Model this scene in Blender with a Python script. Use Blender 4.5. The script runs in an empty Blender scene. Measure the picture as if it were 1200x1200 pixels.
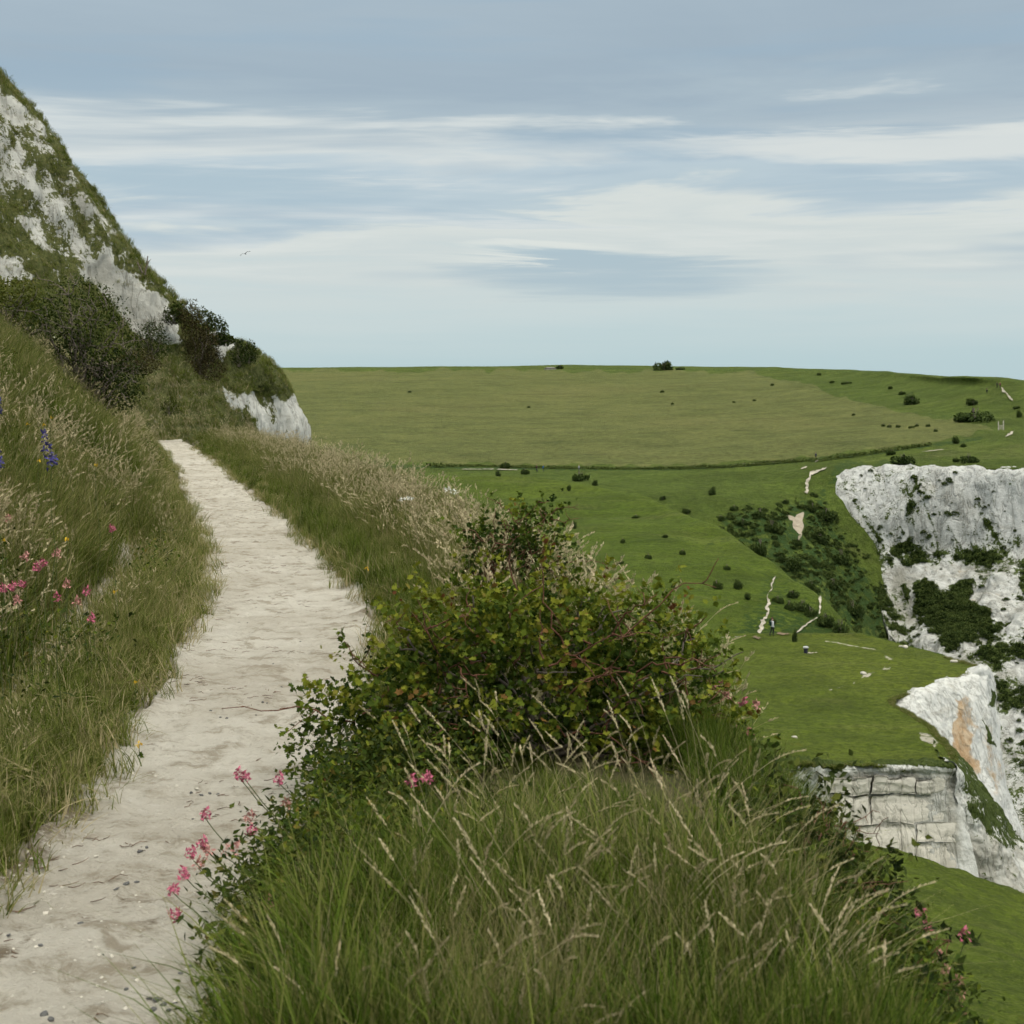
import bpy, math, random
import numpy as np
from mathutils import Vector
from mathutils.bvhtree import BVHTree

random.seed(7); rng = np.random.default_rng(7)
S = bpy.context.scene
COL = S.collection
F, HOR, EYE = 1648.0, 460.0, 1.6          # focal length in photo pixels, eye-level row, eye height above the path

# ------------------------------------------------------------------ camera
cd = bpy.data.cameras.new('camera'); cam = bpy.data.objects.new('camera', cd); COL.objects.link(cam)
cam.location = (0, 0, EYE); cam.rotation_euler = (math.pi / 2, 0, 0)
cd.sensor_width = 36; cd.lens = F / 1200 * 36; cd.shift_y = -(600 - HOR) / 1200
cd.clip_start = 0.1; cd.clip_end = 60000
cd.dof.use_dof = True; cd.dof.focus_distance = 11; cd.dof.aperture_fstop = 9
S.camera = cam
S.view_settings.view_transform = 'Standard'; S.view_settings.look = 'None'
S.view_settings.gamma = 1; S.view_settings.exposure = 0.0
S.render.engine = 'CYCLES'
S.cycles.use_denoising = True; S.cycles.max_bounces = 4; S.cycles.diffuse_bounces = 2; S.cycles.glossy_bounces = 1; S.cycles.transmission_bounces = 3
S.cycles.use_adaptive_sampling = True; S.cycles.adaptive_threshold = 0.04; S.cycles.adaptive_min_samples = 12

def lin(r, g, b):
    f = lambda c: (c / 255 / 12.92) if c <= 10 else ((c / 255 + .055) / 1.055) ** 2.4
    return (f(r), f(g), f(b), 1)

class NT:
    """small node helper"""
    def __init__(s, tree): s.t = tree; tree.nodes.clear()
    def n(s, typ, props=None, **ins):
        nd = s.t.nodes.new(typ)
        for k, v in (props or {}).items(): setattr(nd, k, v)
        for k, v in ins.items():
            key = int(k[1:]) if k[0] == 'i' and k[1:].isdigit() else k.replace('_', ' ')
            s.set(nd.inputs[key], v)
        return nd
    def set(s, sock, v):
        if isinstance(v, bpy.types.NodeSocket): s.t.links.new(v, sock)
        elif isinstance(v, bpy.types.Node): s.t.links.new(v.outputs[0], sock)
        else: sock.default_value = v
    def math(s, op, a, b=0.0, clamp=False):
        return s.n('ShaderNodeMath', {'operation': op, 'use_clamp': clamp}, i0=a, i1=b).outputs[0]
    def mix(s, f, a, b, mode='MIX'):
        nd = s.t.nodes.new('ShaderNodeMix'); nd.data_type = 'RGBA'; nd.blend_type = mode
        s.set(nd.inputs[0], f); s.set(nd.inputs[6], a); s.set(nd.inputs[7], b)
        return nd.outputs[2]
    def ramp(s, f, stops, interp='LINEAR'):
        nd = s.t.nodes.new('ShaderNodeValToRGB'); cr = nd.color_ramp; cr.interpolation = interp
        while len(cr.elements) < len(stops): cr.elements.new(0.5)
        for e, (p, c) in zip(cr.elements, stops):
            e.position = p; e.color = c if len(c) == 4 else (*c, 1)
        s.set(nd.inputs[0], f); return nd.outputs[0]
    def rng(s, v, a, b, c=0.0, d=1.0, smooth=True):
        nd = s.n('ShaderNodeMapRange', {'interpolation_type': 'SMOOTHSTEP' if smooth else 'LINEAR'})
        for i, x in enumerate((v, a, b, c, d)): s.set(nd.inputs[i], x)
        return nd.outputs[0]
    def noise(s, vec, scale, detail=4, rough=0.6, dist=0.0):
        return s.n('ShaderNodeTexNoise', None, Vector=vec, Scale=scale, Detail=detail, Roughness=rough, Distortion=dist).outputs[0]
    def mapv(s, vec, scale=(1, 1, 1), rot=(0, 0, 0), loc=(0, 0, 0)):
        return s.n('ShaderNodeMapping', None, Vector=vec, Location=loc, Rotation=rot, Scale=scale).outputs[0]

# ------------------------------------------------------------------ sky
W = bpy.data.worlds.new('World'); S.world = W; W.use_nodes = True
SUN_EL, SUN_AZ = math.radians(52), math.radians(140)      # from the sea side, a little behind the camera
def build_world():
    t = NT(W.node_tree)
    gen = t.n('ShaderNodeTexCoord').outputs['Generated']
    sep = t.n('ShaderNodeSeparateXYZ', None, Vector=gen)
    X, Y, Z = sep.outputs
    hor = t.math('SQRT', t.math('ADD', t.math('MULTIPLY', X, X), t.math('MULTIPLY', Y, Y)))
    el = t.math('DIVIDE', Z, t.math('MAXIMUM', hor, 0.02))                 # tangent of the elevation
    zc = t.math('ADD', t.math('MAXIMUM', Z, 0.0), 0.03)
    plane = t.n('ShaderNodeCombineXYZ', None, X=t.math('DIVIDE', X, zc), Y=t.math('DIVIDE', Y, zc), Z=0.0).outputs[0]
    n1 = t.noise(t.mapv(plane, (0.42, 0.62, 1), loc=(3.1, 1.7, 0)), 1.3, 5, 0.6, 0.6)
    # streaks in bands along the horizon
    azv = t.n('ShaderNodeCombineXYZ', None, X=t.math('MULTIPLY', X, 2.2), Y=t.math('MULTIPLY', el, 22.0), Z=t.math('MULTIPLY', Y, 2.2)).outputs[0]
    n3 = t.noise(azv, 1.15, 3, 0.62, 0.0)
    azv2 = t.n('ShaderNodeCombineXYZ', None, X=t.math('MULTIPLY', X, 3.2), Y=t.math('MULTIPLY', el, 60.0), Z=t.math('MULTIPLY', Y, 3.2)).outputs[0]
    n4 = t.noise(azv2, 1.0, 5, 0.68, 0.0)
    w = t.math('ADD', t.math('MULTIPLY', t.math('SUBTRACT', n3, 0.5), 0.06), t.math('MULTIPLY', t.math('SUBTRACT', n4, 0.5), 0.034))
    w = t.math('ADD', w, t.math('MULTIPLY', t.math('MULTIPLY', t.math('SUBTRACT', n1, 0.5), 0.17), t.rng(el, 0.03, 0.12)))
    w = t.math('MULTIPLY', w, t.rng(el, 0.0, 0.07, 0.25, 1.0))
    tilt = t.math('MULTIPLY', X, -0.012)
    ew = t.math('ADD', t.math('ADD', el, w), tilt)
    e01 = t.math('MULTIPLY', ew, 1.0 / 1.2, True)
    k = lambda py: max(0.0, (HOR - py) / F / 1.2)
    base = t.ramp(e01, [(0.0, lin(186, 208, 214)), (k(430), lin(186, 209, 214)), (k(380), lin(200, 215, 217)), (k(320), lin(209, 218, 217)),
                        (k(262), lin(219, 225, 221)), (k(240), lin(188, 205, 213)), (k(205), lin(192, 208, 216)), (k(172), lin(216, 223, 222)),
                        (k(135), lin(174, 191, 201)), (k(80), lin(163, 181, 194)), (k(-20), lin(172, 189, 200)), (k(-250), lin(205, 214, 219)),
                        (0.62, lin(240, 239, 234)), (1.0, lin(255, 252, 242))])
    # brighter torn gaps and darker undersides
    gap = t.rng(t.math('ADD', t.math('MULTIPLY', n4, .45), t.math('MULTIPLY', n1, .55)), 0.48, 0.62)
    gap = t.math('MULTIPLY', gap, t.rng(el, 0.07, 0.11))
    gap = t.math('MULTIPLY', gap, t.rng(el, 0.21, 0.15))
    c = t.mix(t.math('MULTIPLY', gap, 0.75), base, lin(222, 227, 225))
    dark = t.math('MULTIPLY', t.rng(n3, 0.50, 0.66), t.rng(el, 0.06, 0.10))
    dark = t.math('MULTIPLY', dark, t.rng(el, 0.9, 0.3))
    c = t.mix(t.math('MULTIPLY', dark, 0.55), c, lin(158, 182, 199))
    # one lens-shaped cloud low over the field
    def lens(px, py, wx, wy, col, amt, c, nz):
        dx = t.math('DIVIDE', t.math('SUBTRACT', t.math('DIVIDE', X, t.math('MAXIMUM', Y, .05)), (px - 600) / F), wx / F)
        dy = t.math('DIVIDE', t.math('SUBTRACT', t.math('ADD', el, t.math('MULTIPLY', w, 0.35)), (HOR - py) / F), wy / F)
        r = t.math('ADD', t.math('MULTIPLY', dx, dx), t.math('MULTIPLY', dy, dy))
        m = t.math('MULTIPLY', t.rng(t.math('ADD', r, t.math('MULTIPLY', t.math('SUBTRACT', n4, 0.5), nz)), 1.3, 0.1), amt)
        m = t.math('MULTIPLY', m, t.rng(Y, 0.0, 0.3))
        return t.mix(m, c, col)
    c = lens(720, 325, 210, 26, lin(168, 190, 202), 0.8, c, 2.2)
    c = lens(1080, 232, 260, 20, lin(176, 196, 208), 0.7, c, 2.0)
    c = lens(1150, 176, 420, 26, lin(226, 230, 226), 0.8, c, 2.0)
    c = lens(640, 300, 110, 10, lin(228, 232, 226), 0.8, c, 2.4)
    c = lens(250, 218, 260, 18, lin(172, 194, 206), 0.7, c, 2.0)
    over = t.mix(t.rng(el, 0.16, 0.5), c, t.mix(t.math('MULTIPLY', t.rng(n1, 0.42, 0.62), 0.35), c, lin(176, 194, 208)))
    sky = t.n('ShaderNodeTexSky', {'sky_type': 'NISHITA', 'sun_disc': False, 'sun_elevation': SUN_EL, 'sun_rotation': SUN_AZ, 'air_density': 1.0})
    skys = t.n('ShaderNodeVectorMath', {'operation': 'SCALE'}, i0=sky.outputs[0], Scale=0.09).outputs[0]
    zen = t.rng(el, 0.28, 1.8, 1.0, 2.5, True)                       # an overcast sky grows brighter towards the zenith
    over = t.n('ShaderNodeVectorMath', {'operation': 'SCALE'}, i0=over, Scale=zen).outputs[0]
    col = t.mix(0.93, skys, over)
    bg = t.n('ShaderNodeBackground', None, Color=col, Strength=1.0)
    t.n('ShaderNodeOutputWorld', None, Surface=bg.outputs[0])
build_world()
sd = bpy.data.lights.new('sun', 'SUN'); sd.energy = 1.5; sd.angle = math.radians(14); sd.color = (1, 0.94, 0.84)
sun = bpy.data.objects.new('sun', sd); COL.objects.link(sun)
sdir = Vector((math.sin(SUN_AZ) * math.cos(SUN_EL), math.cos(SUN_AZ) * math.cos(SUN_EL), math.sin(SUN_EL)))
sun.rotation_euler = sdir.to_track_quat('Z', 'Y').to_euler(); sun.location = sdir * 50 + Vector((0, 20, 0))

# ------------------------------------------------------------------ numpy helpers
def _h(ix, iy, iz, seed):
    h = (ix.astype(np.uint32) * np.uint32(374761393) + iy.astype(np.uint32) * np.uint32(668265263)
         + iz.astype(np.uint32) * np.uint32(2246822519) + np.uint32((seed * 3266489917) & 0xffffffff))
    h = (h ^ (h >> np.uint32(13))) * np.uint32(1274126177); h ^= h >> np.uint32(16)
    return (h & np.uint32(0xffffff)).astype(np.float64) / 0xffffff * 2 - 1
def vnoise(p, seed=0):
    p = np.asarray(p, float); i = np.floor(p).astype(np.int64); f = p - i; u = f * f * (3 - 2 * f)
    out = 0
    for dx in (0, 1):
        for dy in (0, 1):
            for dz in (0, 1):
                w = (u[..., 0] if dx else 1 - u[..., 0]) * (u[..., 1] if dy else 1 - u[..., 1]) * (u[..., 2] if dz else 1 - u[..., 2])
                out = out + w * _h(i[..., 0] + dx, i[..., 1] + dy, i[..., 2] + dz, seed)
    return out
def fbm(p, scale=1.0, octv=4, seed=0, gain=0.5):
    p = np.asarray(p, float) * scale; a, s, tot = 1.0, 0, 0
    for o in range(octv):
        s = s + a * vnoise(p + 17.3 * o, seed + o); tot += a; a *= gain; p = p * 2.03
    return s / tot
def P(px, py, Y):
    px, py, Y = np.broadcast_arrays(np.asarray(px, float), np.asarray(py, float), np.asarray(Y, float))
    return np.stack([(px - 600) / F * Y, Y, EYE + (HOR - py) / F * Y], -1)
def pix(V):
    Y = np.maximum(V[..., 1], 0.05)
    return 600 + V[..., 0] / Y * F, HOR - (V[..., 2] - EYE) / Y * F
def sst(a, b, x):
    t = np.clip((x - a) / (b - a), 0, 1); return t * t * (3 - 2 * t)
def polymask(poly, px, py, soft=3.0):
    """1 inside a polygon given in pixels, soft at its edge"""
    q = np.array(poly, float); n = len(q); px0 = px
    wp = np.stack([px / 14, py / 14, 0 * px], -1); wa = min(2.2 * soft, 11)
    px = px + wa * fbm(wp, 1.0, 3, 901, .6); py = py + wa * fbm(wp, 1.0, 3, 902, .6)
    ins = np.zeros(px.shape, bool); d = np.full(px.shape, 1e9)
    for i in range(n):
        ax, ay = q[i]; bx, by = q[(i + 1) % n]
        ins ^= ((ay > py) != (by > py)) & (px < (bx - ax) * (py - ay) / ((by - ay) if by != ay else 1e-9) + ax)
        ex, ey = bx - ax, by - ay
        t = np.clip(((px - ax) * ex + (py - ay) * ey) / (ex * ex + ey * ey + 1e-9), 0, 1)
        d = np.minimum(d, np.hypot(px - ax - t * ex, py - ay - t * ey))
    return sst(-soft, soft, np.where(ins, d, -d))
def linemask(pts, px, py, wd, soft=2.0):
    q = np.array(pts, float); d = np.full(px.shape, 1e9)
    for (ax, ay), (bx, by) in zip(q[:-1], q[1:]):
        ex, ey = bx - ax, by - ay
        t = np.clip(((px - ax) * ex + (py - ay) * ey) / (ex * ex + ey * ey + 1e-9), 0, 1)
        d = np.minimum(d, np.hypot(px - ax - t * ex, py - ay - t * ey))
    return sst(wd + soft, wd - soft, d)

# ------------------------------------------------------------------ mesh helpers
def tag(o, label=None, cat=None, group=None, kind=None):
    for k, v in (('label', label), ('category', cat), ('group', group), ('kind', kind)):
        if v: o[k] = v
    return o
def mk(name, V, faces, mat, parent=None, attrs=None, smooth=True):
    """one mesh object from numpy arrays; faces = array of quads or tris, or a list of such arrays"""
    me = bpy.data.meshes.new(name)
    V = np.asarray(V, np.float32).reshape(-1, 3)
    fl = faces if isinstance(faces, list) else [faces]
    fl = [np.asarray(a, np.int32) for a in fl if len(a)]
    loops = np.concatenate([a.ravel() for a in fl]); sizes = np.concatenate([np.full(len(a), a.shape[1], np.int32) for a in fl])
    me.vertices.add(len(V)); me.vertices.foreach_set('co', V.ravel())
    me.loops.add(len(loops)); me.loops.foreach_set('vertex_index', loops)
    me.polygons.add(len(sizes)); st = np.concatenate([[0], np.cumsum(sizes)[:-1]]).astype(np.int32)
    me.polygons.foreach_set('loop_start', st); me.polygons.foreach_set('loop_total', sizes)
    if smooth: me.polygons.foreach_set('use_smooth', np.ones(len(sizes), bool))
    me.update(calc_edges=True)
    for k, a in (attrs or {}).items():
        a = np.asarray(a, np.float32)
        if a.ndim == 1:
            at = me.attributes.new(k, 'FLOAT', 'POINT'); at.data.foreach_set('value', a)
        else:
            at = me.attributes.new(k, 'FLOAT_COLOR', 'POINT')
            at.data.foreach_set('color', np.concatenate([a, np.ones((len(a), 4 - a.shape[1]), np.float32)], 1).ravel())
    if mat: me.materials.append(mat)
    o = bpy.data.objects.new(name, me); COL.objects.link(o)
    if parent: o.parent = parent
    return o
def empty(name, loc, label, cat, group=None, rz=0.0):
    o = bpy.data.objects.new(name, None); COL.objects.link(o); o.location = loc; o.rotation_euler[2] = rz
    o.empty_display_size = 0.1
    return tag(o, label, cat, group)
def gridfaces(nv, nu):
    i = np.arange(nv - 1)[:, None] * nu + np.arange(nu - 1)[None]
    return np.stack([i, i + 1, i + nu + 1, i + nu], -1).reshape(-1, 4)
def crom(K, n):
    """smooth curve through control values K (k, ...) sampled at n points"""
    K = np.asarray(K, float); k = len(K); t = np.linspace(0, k - 1, n); i = np.clip(t.astype(int), 0, k - 2); f = t - i
    f = f.reshape(-1, *([1] * (K.ndim - 1)))
    p0, p1, p2, p3 = K[np.maximum(i - 1, 0)], K[i], K[i + 1], K[np.minimum(i + 2, k - 1)]
    m1, m2 = (p2 - p0) / 2, (p3 - p1) / 2
    return (2*f**3 - 3*f**2 + 1) * p1 + (f**3 - 2*f**2 + f) * m1 + (-2*f**3 + 3*f**2) * p2 + (f**3 - f**2) * m2
def row(pts, nu):
    """resample a polyline of (px, py, Y) evenly along its pixel length"""
    q = np.array(pts, float); d = np.r_[0, np.cumsum(np.hypot(*np.diff(q[:, :2], axis=0).T))]
    t = np.linspace(0, d[-1], nu); return np.stack([np.interp(t, d, q[:, c]) for c in range(3)], -1)
def loft(rows, nu, nv, smooth_u=0):
    R = np.stack([row(r, nu) for r in rows])
    for _ in range(smooth_u):
        R[:, 1:-1] = (R[:, :-2] + 2 * R[:, 1:-1] + R[:, 2:]) / 4
    return crom(P(R[..., 0], R[..., 1], R[..., 2]), nv)                      # (nv, nu, 3)
def normals(V):
    du = np.gradient(V, axis=1); dv = np.gradient(V, axis=0); n = np.cross(du, dv)
    n /= np.linalg.norm(n, axis=-1, keepdims=True) + 1e-9
    c = np.array([0, 0, EYE]) - V                                            # towards the viewer's side
    s = np.sign((n * c).sum(-1, keepdims=True)); return n * np.where(s == 0, 1, s)
BVH = {}
def patch(name, V, mat, mask=None, label=None, cat=None, kind='structure'):
    nv, nu = V.shape[:2]; fc = gridfaces(nv, nu)
    o = mk(name, V, fc, mat, None, {'m': mask.reshape(-1, mask.shape[-1])} if mask is not None else None)
    tag(o, label, cat, None, kind)
    return o, BVHTree.FromPolygons([tuple(v) for v in V.reshape(-1, 3).tolist()], fc.tolist())
def hit(trees, px, py):
    """the point of the nearest surface that a pixel looks at"""
    d = Vector(((px - 600) / F, 1, (HOR - py) / F)).normalized(); best = None
    for t in trees:
        loc, nrm, idx, dist = t.ray_cast(Vector((0, 0, EYE)), d)
        if loc is not None and (best is None or dist < best[1]): best = (loc, dist)
    return best[0] if best else None

# ------------------------------------------------------------------ materials
def newmat(name):
    m = bpy.data.materials.new(name); m.use_nodes = True; return m, NT(m.node_tree)
def out(t, sh): t.n('ShaderNodeOutputMaterial', None, Surface=sh)
def princ(t, col, rough=0.9, bump=None, bs=0.5, bd=0.05, spec=0.2):
    b = t.n('ShaderNodeBsdfPrincipled', None, Base_Color=col, Roughness=rough); b.inputs['Specular IOR Level'].default_value = spec
    if bump is not None:
        bm = t.n('ShaderNodeBump', None, Height=bump, Strength=bs, Distance=bd); t.set(b.inputs['Normal'], bm.outputs[0])
    return b.outputs[0]
def leafy(name, stops, tips=None, transl=0.3, rough=0.55, inst=0.5):
    """leaves and blades: tone 0..1 per leaf in attribute 'm'.r, length along the blade in .g, plus a random per instance"""
    m, t = newmat(name)
    a = t.n('ShaderNodeAttribute', {'attribute_name': 'm'}); sp = t.n('ShaderNodeSeparateColor', None, Color=a.outputs['Color'])
    rnd = t.n('ShaderNodeObjectInfo').outputs['Random']
    f = t.math('ADD', sp.outputs[0], t.math('MULTIPLY', t.math('SUBTRACT', rnd, 0.5), inst), True)
    c = t.ramp(f, stops)
    if tips: c = t.mix(t.math('MULTIPLY', t.rng(sp.outputs[1], 0.45, 1.0), sp.outputs[2]), c, tips)
    p = princ(t, c, max(rough, .7), spec=0.06)
    tr = t.n('ShaderNodeBsdfTranslucent', None, Color=c)
    mx = t.n('ShaderNodeMixShader', None, Fac=transl); t.set(mx.inputs[1], p); t.set(mx.inputs[2], tr.outputs[0])
    out(t, mx.outputs[0]); return m
def plain(name, col, rough=0.8, var=0.25, scale=8.0, bs=0.3):
    m, t = newmat(name); v = t.n('ShaderNodeTexCoord').outputs['Object']
    n = t.noise(v, scale, 4, 0.6)
    c = t.mix(t.rng(n, 0.3, 0.7), tuple(x * (1 - var) for x in col[:3]) + (1,), tuple(min(1, x * (1 + var)) for x in col[:3]) + (1,))
    out(t, princ(t, c, rough, n, bs, 0.01)); return m

def terrain_mat(name, ga, gb, olive, scrub, chalk, sc=1.0, bump=0.6, bd=0.25, fc=0.4, stretch=(1, 1, 1)):
    """turf: m.r scrub and painted fold shade, m.g bare chalk or earth, m.b dry hay-coloured turf"""
    m, t = newmat(name); v = t.n('ShaderNodeTexCoord').outputs['Object']; vs = t.mapv(v, stretch)
    a = t.n('ShaderNodeAttribute', {'attribute_name': 'm'}); sp = t.n('ShaderNodeSeparateColor', None, Color=a.outputs['Color'])
    big = t.noise(vs, 0.035 * sc, 4, 0.55, 0.5); mid = t.noise(vs, 0.22 * sc, 5, 0.65, 0.3); fine = t.noise(v, 1.8 * sc, 5, 0.7); vf = t.noise(v, 9 * sc, 3, 0.7)
    g = t.mix(t.rng(big, 0.35, 0.65), ga, gb)
    g = t.mix(t.math('MULTIPLY', t.rng(mid, 0.42, 0.68), 0.6), g, tuple(x * 0.62 for x in ga[:3]) + (1,))
    g = t.mix(t.math('MULTIPLY', t.rng(mid, 0.5, 0.3), 0.35), g, tuple(x * 1.25 for x in gb[:3]) + (1,))
    ol = t.mix(t.rng(mid, 0.35, 0.65), olive, tuple(x * y for x, y in zip(olive[:3], (0.74, 0.80, 0.78))) + (1,))
    ol = t.mix(t.math('MULTIPLY', t.rng(big, 0.48, 0.68), 0.5), ol, tuple(x * y for x, y in zip(olive[:3], (1.16, 1.05, 1.15))) + (1,))
    c = t.mix(t.rng(t.math('ADD', sp.outputs[2], t.math('MULTIPLY', t.math('SUBTRACT', mid, .5), .5)), 0.35, 0.65), g, ol)
    ter = t.noise(t.mapv(v, (0.045, 0.045, 1.5)), 1.0, 4, 0.6, 0.5)
    c = t.mix(t.math('MULTIPLY', t.rng(ter, 0.50, 0.68), 0.45), c, t.mix(0.5, c, (0.02, 0.032, 0.01, 1)))
    stk = t.noise(t.mapv(v, (0.10, 0.55, 0.55)), 0.5 * sc, 5, 0.7, 0.4)
    c = t.mix(t.math('MULTIPLY', t.rng(stk, 0.48, 0.70), 0.40), c, t.mix(0.55, c, (0.03, 0.04, 0.012, 1)))
    c = t.mix(t.math('MULTIPLY', t.rng(stk, 0.47, 0.30), 0.30), c, t.mix(0.5, c, (0.24, 0.22, 0.10, 1)))
    c = t.mix(t.math('MULTIPLY', t.rng(fine, 0.40, 0.62), fc), c, t.mix(0.8, c, (0.018, 0.028, 0.008, 1)))
    c = t.mix(t.math('MULTIPLY', t.rng(vf, 0.48, 0.66), 0.45), c, t.mix(0.5, c, (0.20, 0.20, 0.075, 1)))
    c = t.mix(t.math('MULTIPLY', t.rng(vf, 0.50, 0.36), 0.45), c, t.mix(0.6, c, (0.02, 0.03, 0.008, 1)))
    sm = t.rng(t.math('ADD', sp.outputs[0], t.math('MULTIPLY', t.math('SUBTRACT', fine, .5), 1.1)), 0.42, 0.62)
    c = t.mix(sm, c, t.mix(t.rng(fine, 0.3, 0.7), scrub, tuple(x * 1.9 for x in scrub[:3]) + (1,)))
    cm = t.rng(t.math('ADD', sp.outputs[1], t.math('MULTIPLY', t.math('SUBTRACT', fine, .5), 0.9)), 0.42, 0.58)
    c = t.mix(cm, c, t.mix(t.rng(fine, 0.3, 0.7), chalk, tuple(x * 0.72 for x in chalk[:3]) + (1,)))
    h = t.math('ADD', fine, t.math('MULTIPLY', vf, 0.5))
    out(t, princ(t, c, 0.95, h, bump, bd, 0.05)); return m

def chalk_mat(name, sc=1.0, bd=0.3, white=(0.66, 0.675, 0.64, 1), grey=(0.40, 0.40, 0.35, 1), greens=((0.030, 0.046, 0.012, 1), (0.070, 0.090, 0.026, 1)), auto=0.0, vn=(1.3, .5)):
    """chalk rock: m.r vegetation, m.g orange stain, m.b grey weathering"""
    m, t = newmat(name); v = t.n('ShaderNodeTexCoord').outputs['Object']
    a = t.n('ShaderNodeAttribute', {'attribute_name': 'm'}); sp = t.n('ShaderNodeSeparateColor', None, Color=a.outputs['Color'])
    st = t.mapv(v, (1, 1, 0.25))
    n1 = t.noise(st, 0.35 * sc, 6, 0.65, 0.4); n2 = t.noise(v, 1.3 * sc, 6, 0.7, 0.2); n3 = t.noise(v, 6.0 * sc, 4, 0.7)
    bed = t.noise(t.mapv(v, (0.15, 0.15, 2.2)), 0.9 * sc, 4, 0.6, 0.3)
    crk = t.math('ABSOLUTE', t.math('SUBTRACT', t.noise(t.mapv(v, (1, 1, 0.3)), 0.8 * sc, 5, 0.6, 0.8), 0.5))
    c = t.mix(t.rng(t.math('ADD', n1, t.math('MULTIPLY', t.math('SUBTRACT', sp.outputs[2], 0.25), 0.6)), 0.44, 0.74), white, grey)
    c = t.mix(t.math('MULTIPLY', t.rng(n2, 0.54, 0.72), 0.5), c, (0.33, 0.32, 0.27, 1))
    c = t.mix(t.math('MULTIPLY', t.rng(bed, 0.56, 0.72), 0.4), c, (0.36, 0.34, 0.28, 1))
    c = t.mix(t.math('MULTIPLY', t.rng(crk, 0.03, 0.0), 0.45), c, (0.16, 0.155, 0.12, 1))
    stn = t.rng(t.math('ADD', sp.outputs[1], t.math('MULTIPLY', t.math('SUBTRACT', n2, .5), 0.9)), 0.26, 0.52)
    c = t.mix(stn, c, t.mix(t.rng(n2, 0.35, 0.65), (0.36, 0.24, 0.13, 1), (0.48, 0.38, 0.26, 1)))
    veg = t.math('ADD', sp.outputs[0], t.math('ADD', t.math('MULTIPLY', t.math('SUBTRACT', n2, .5), vn[0]), t.math('MULTIPLY', t.math('SUBTRACT', n3, .5), vn[1])))
    vm = t.rng(veg, 0.44, 0.56)
    gcol = t.mix(t.rng(n3, 0.3, 0.7), greens[0], greens[1])
    c = t.mix(vm, c, gcol)
    h = t.math('ADD', t.math('MULTIPLY', n2, 1.0), t.math('ADD', t.math('MULTIPLY', n3, 0.35), t.math('MULTIPLY', t.rng(crk, 0.0, 0.05), 0.3)))
    out(t, princ(t, c, 0.95, h, 0.8, bd, 0.05)); return m

G_FAR = terrain_mat('far_turf', (0.080, 0.118, 0.021, 1), (0.098, 0.134, 0.025, 1), (0.156, 0.166, 0.055, 1), (0.022, 0.040, 0.012, 1), (0.50, 0.43, 0.33, 1), 0.35, 0.9, 0.9, 0.5)
G_MID = terrain_mat('mid_turf', (0.076, 0.118, 0.014, 1), (0.104, 0.142, 0.018, 1), (0.145, 0.160, 0.038, 1), (0.020, 0.037, 0.009, 1), (0.52, 0.47, 0.38, 1), 0.65, 1.0, 0.45, 0.55)
G_SHELF = terrain_mat('shelf_turf', (0.080, 0.114, 0.014, 1), (0.106, 0.136, 0.018, 1), (0.145, 0.152, 0.038, 1), (0.026, 0.042, 0.010, 1), (0.50, 0.47, 0.38, 1), 1.1, 1.0, 0.22, 0.6)
CH_FAR = chalk_mat('far_chalk', 0.45, 0.8, white=(0.55, 0.555, 0.52, 1), grey=(0.31, 0.305, 0.26, 1), vn=(1.6, 1.3), greens=((0.034, 0.052, 0.013, 1), (0.080, 0.105, 0.028, 1)))
CH_NEAR = chalk_mat('near_chalk', 1.0, 0.22, white=(0.58, 0.585, 0.545, 1), grey=(0.36, 0.35, 0.30, 1), vn=(1.5, .9))
CH_HILL = chalk_mat('hill_chalk', 1.7, 0.12, white=(0.50, 0.50, 0.455, 1), grey=(0.31, 0.305, 0.265, 1), vn=(2.0, 1.7), greens=((0.045, 0.058, 0.017, 1), (0.115, 0.118, 0.045, 1)))

def soil_mat():
    m, t = newmat('soil'); v = t.n('ShaderNodeTexCoord').outputs['Object']
    n = t.noise(v, 3.0, 5, 0.65); f = t.noise(v, 40, 4, 0.7)
    c = t.mix(t.rng(n, 0.35, 0.65), (0.045, 0.050, 0.020, 1), (0.105, 0.095, 0.050, 1))
    c = t.mix(t.math('MULTIPLY', t.rng(f, 0.45, 0.7), 0.6), c, (0.17, 0.145, 0.085, 1))
    a = t.n('ShaderNodeAttribute', {'attribute_name': 'm'}); sp = t.n('ShaderNodeSeparateColor', None, Color=a.outputs['Color'])
    c = t.mix(t.rng(t.math('ADD', sp.outputs[0], t.math('MULTIPLY', t.math('SUBTRACT', n, .5), .8)), 0.35, 0.7), c, t.mix(t.rng(f, 0.3, 0.7), (0.47, 0.43, 0.36, 1), (0.27, 0.24, 0.19, 1)))
    out(t, princ(t, c, 0.95, f, 0.8, 0.02, 0.05)); return m
SOIL = soil_mat()
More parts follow.
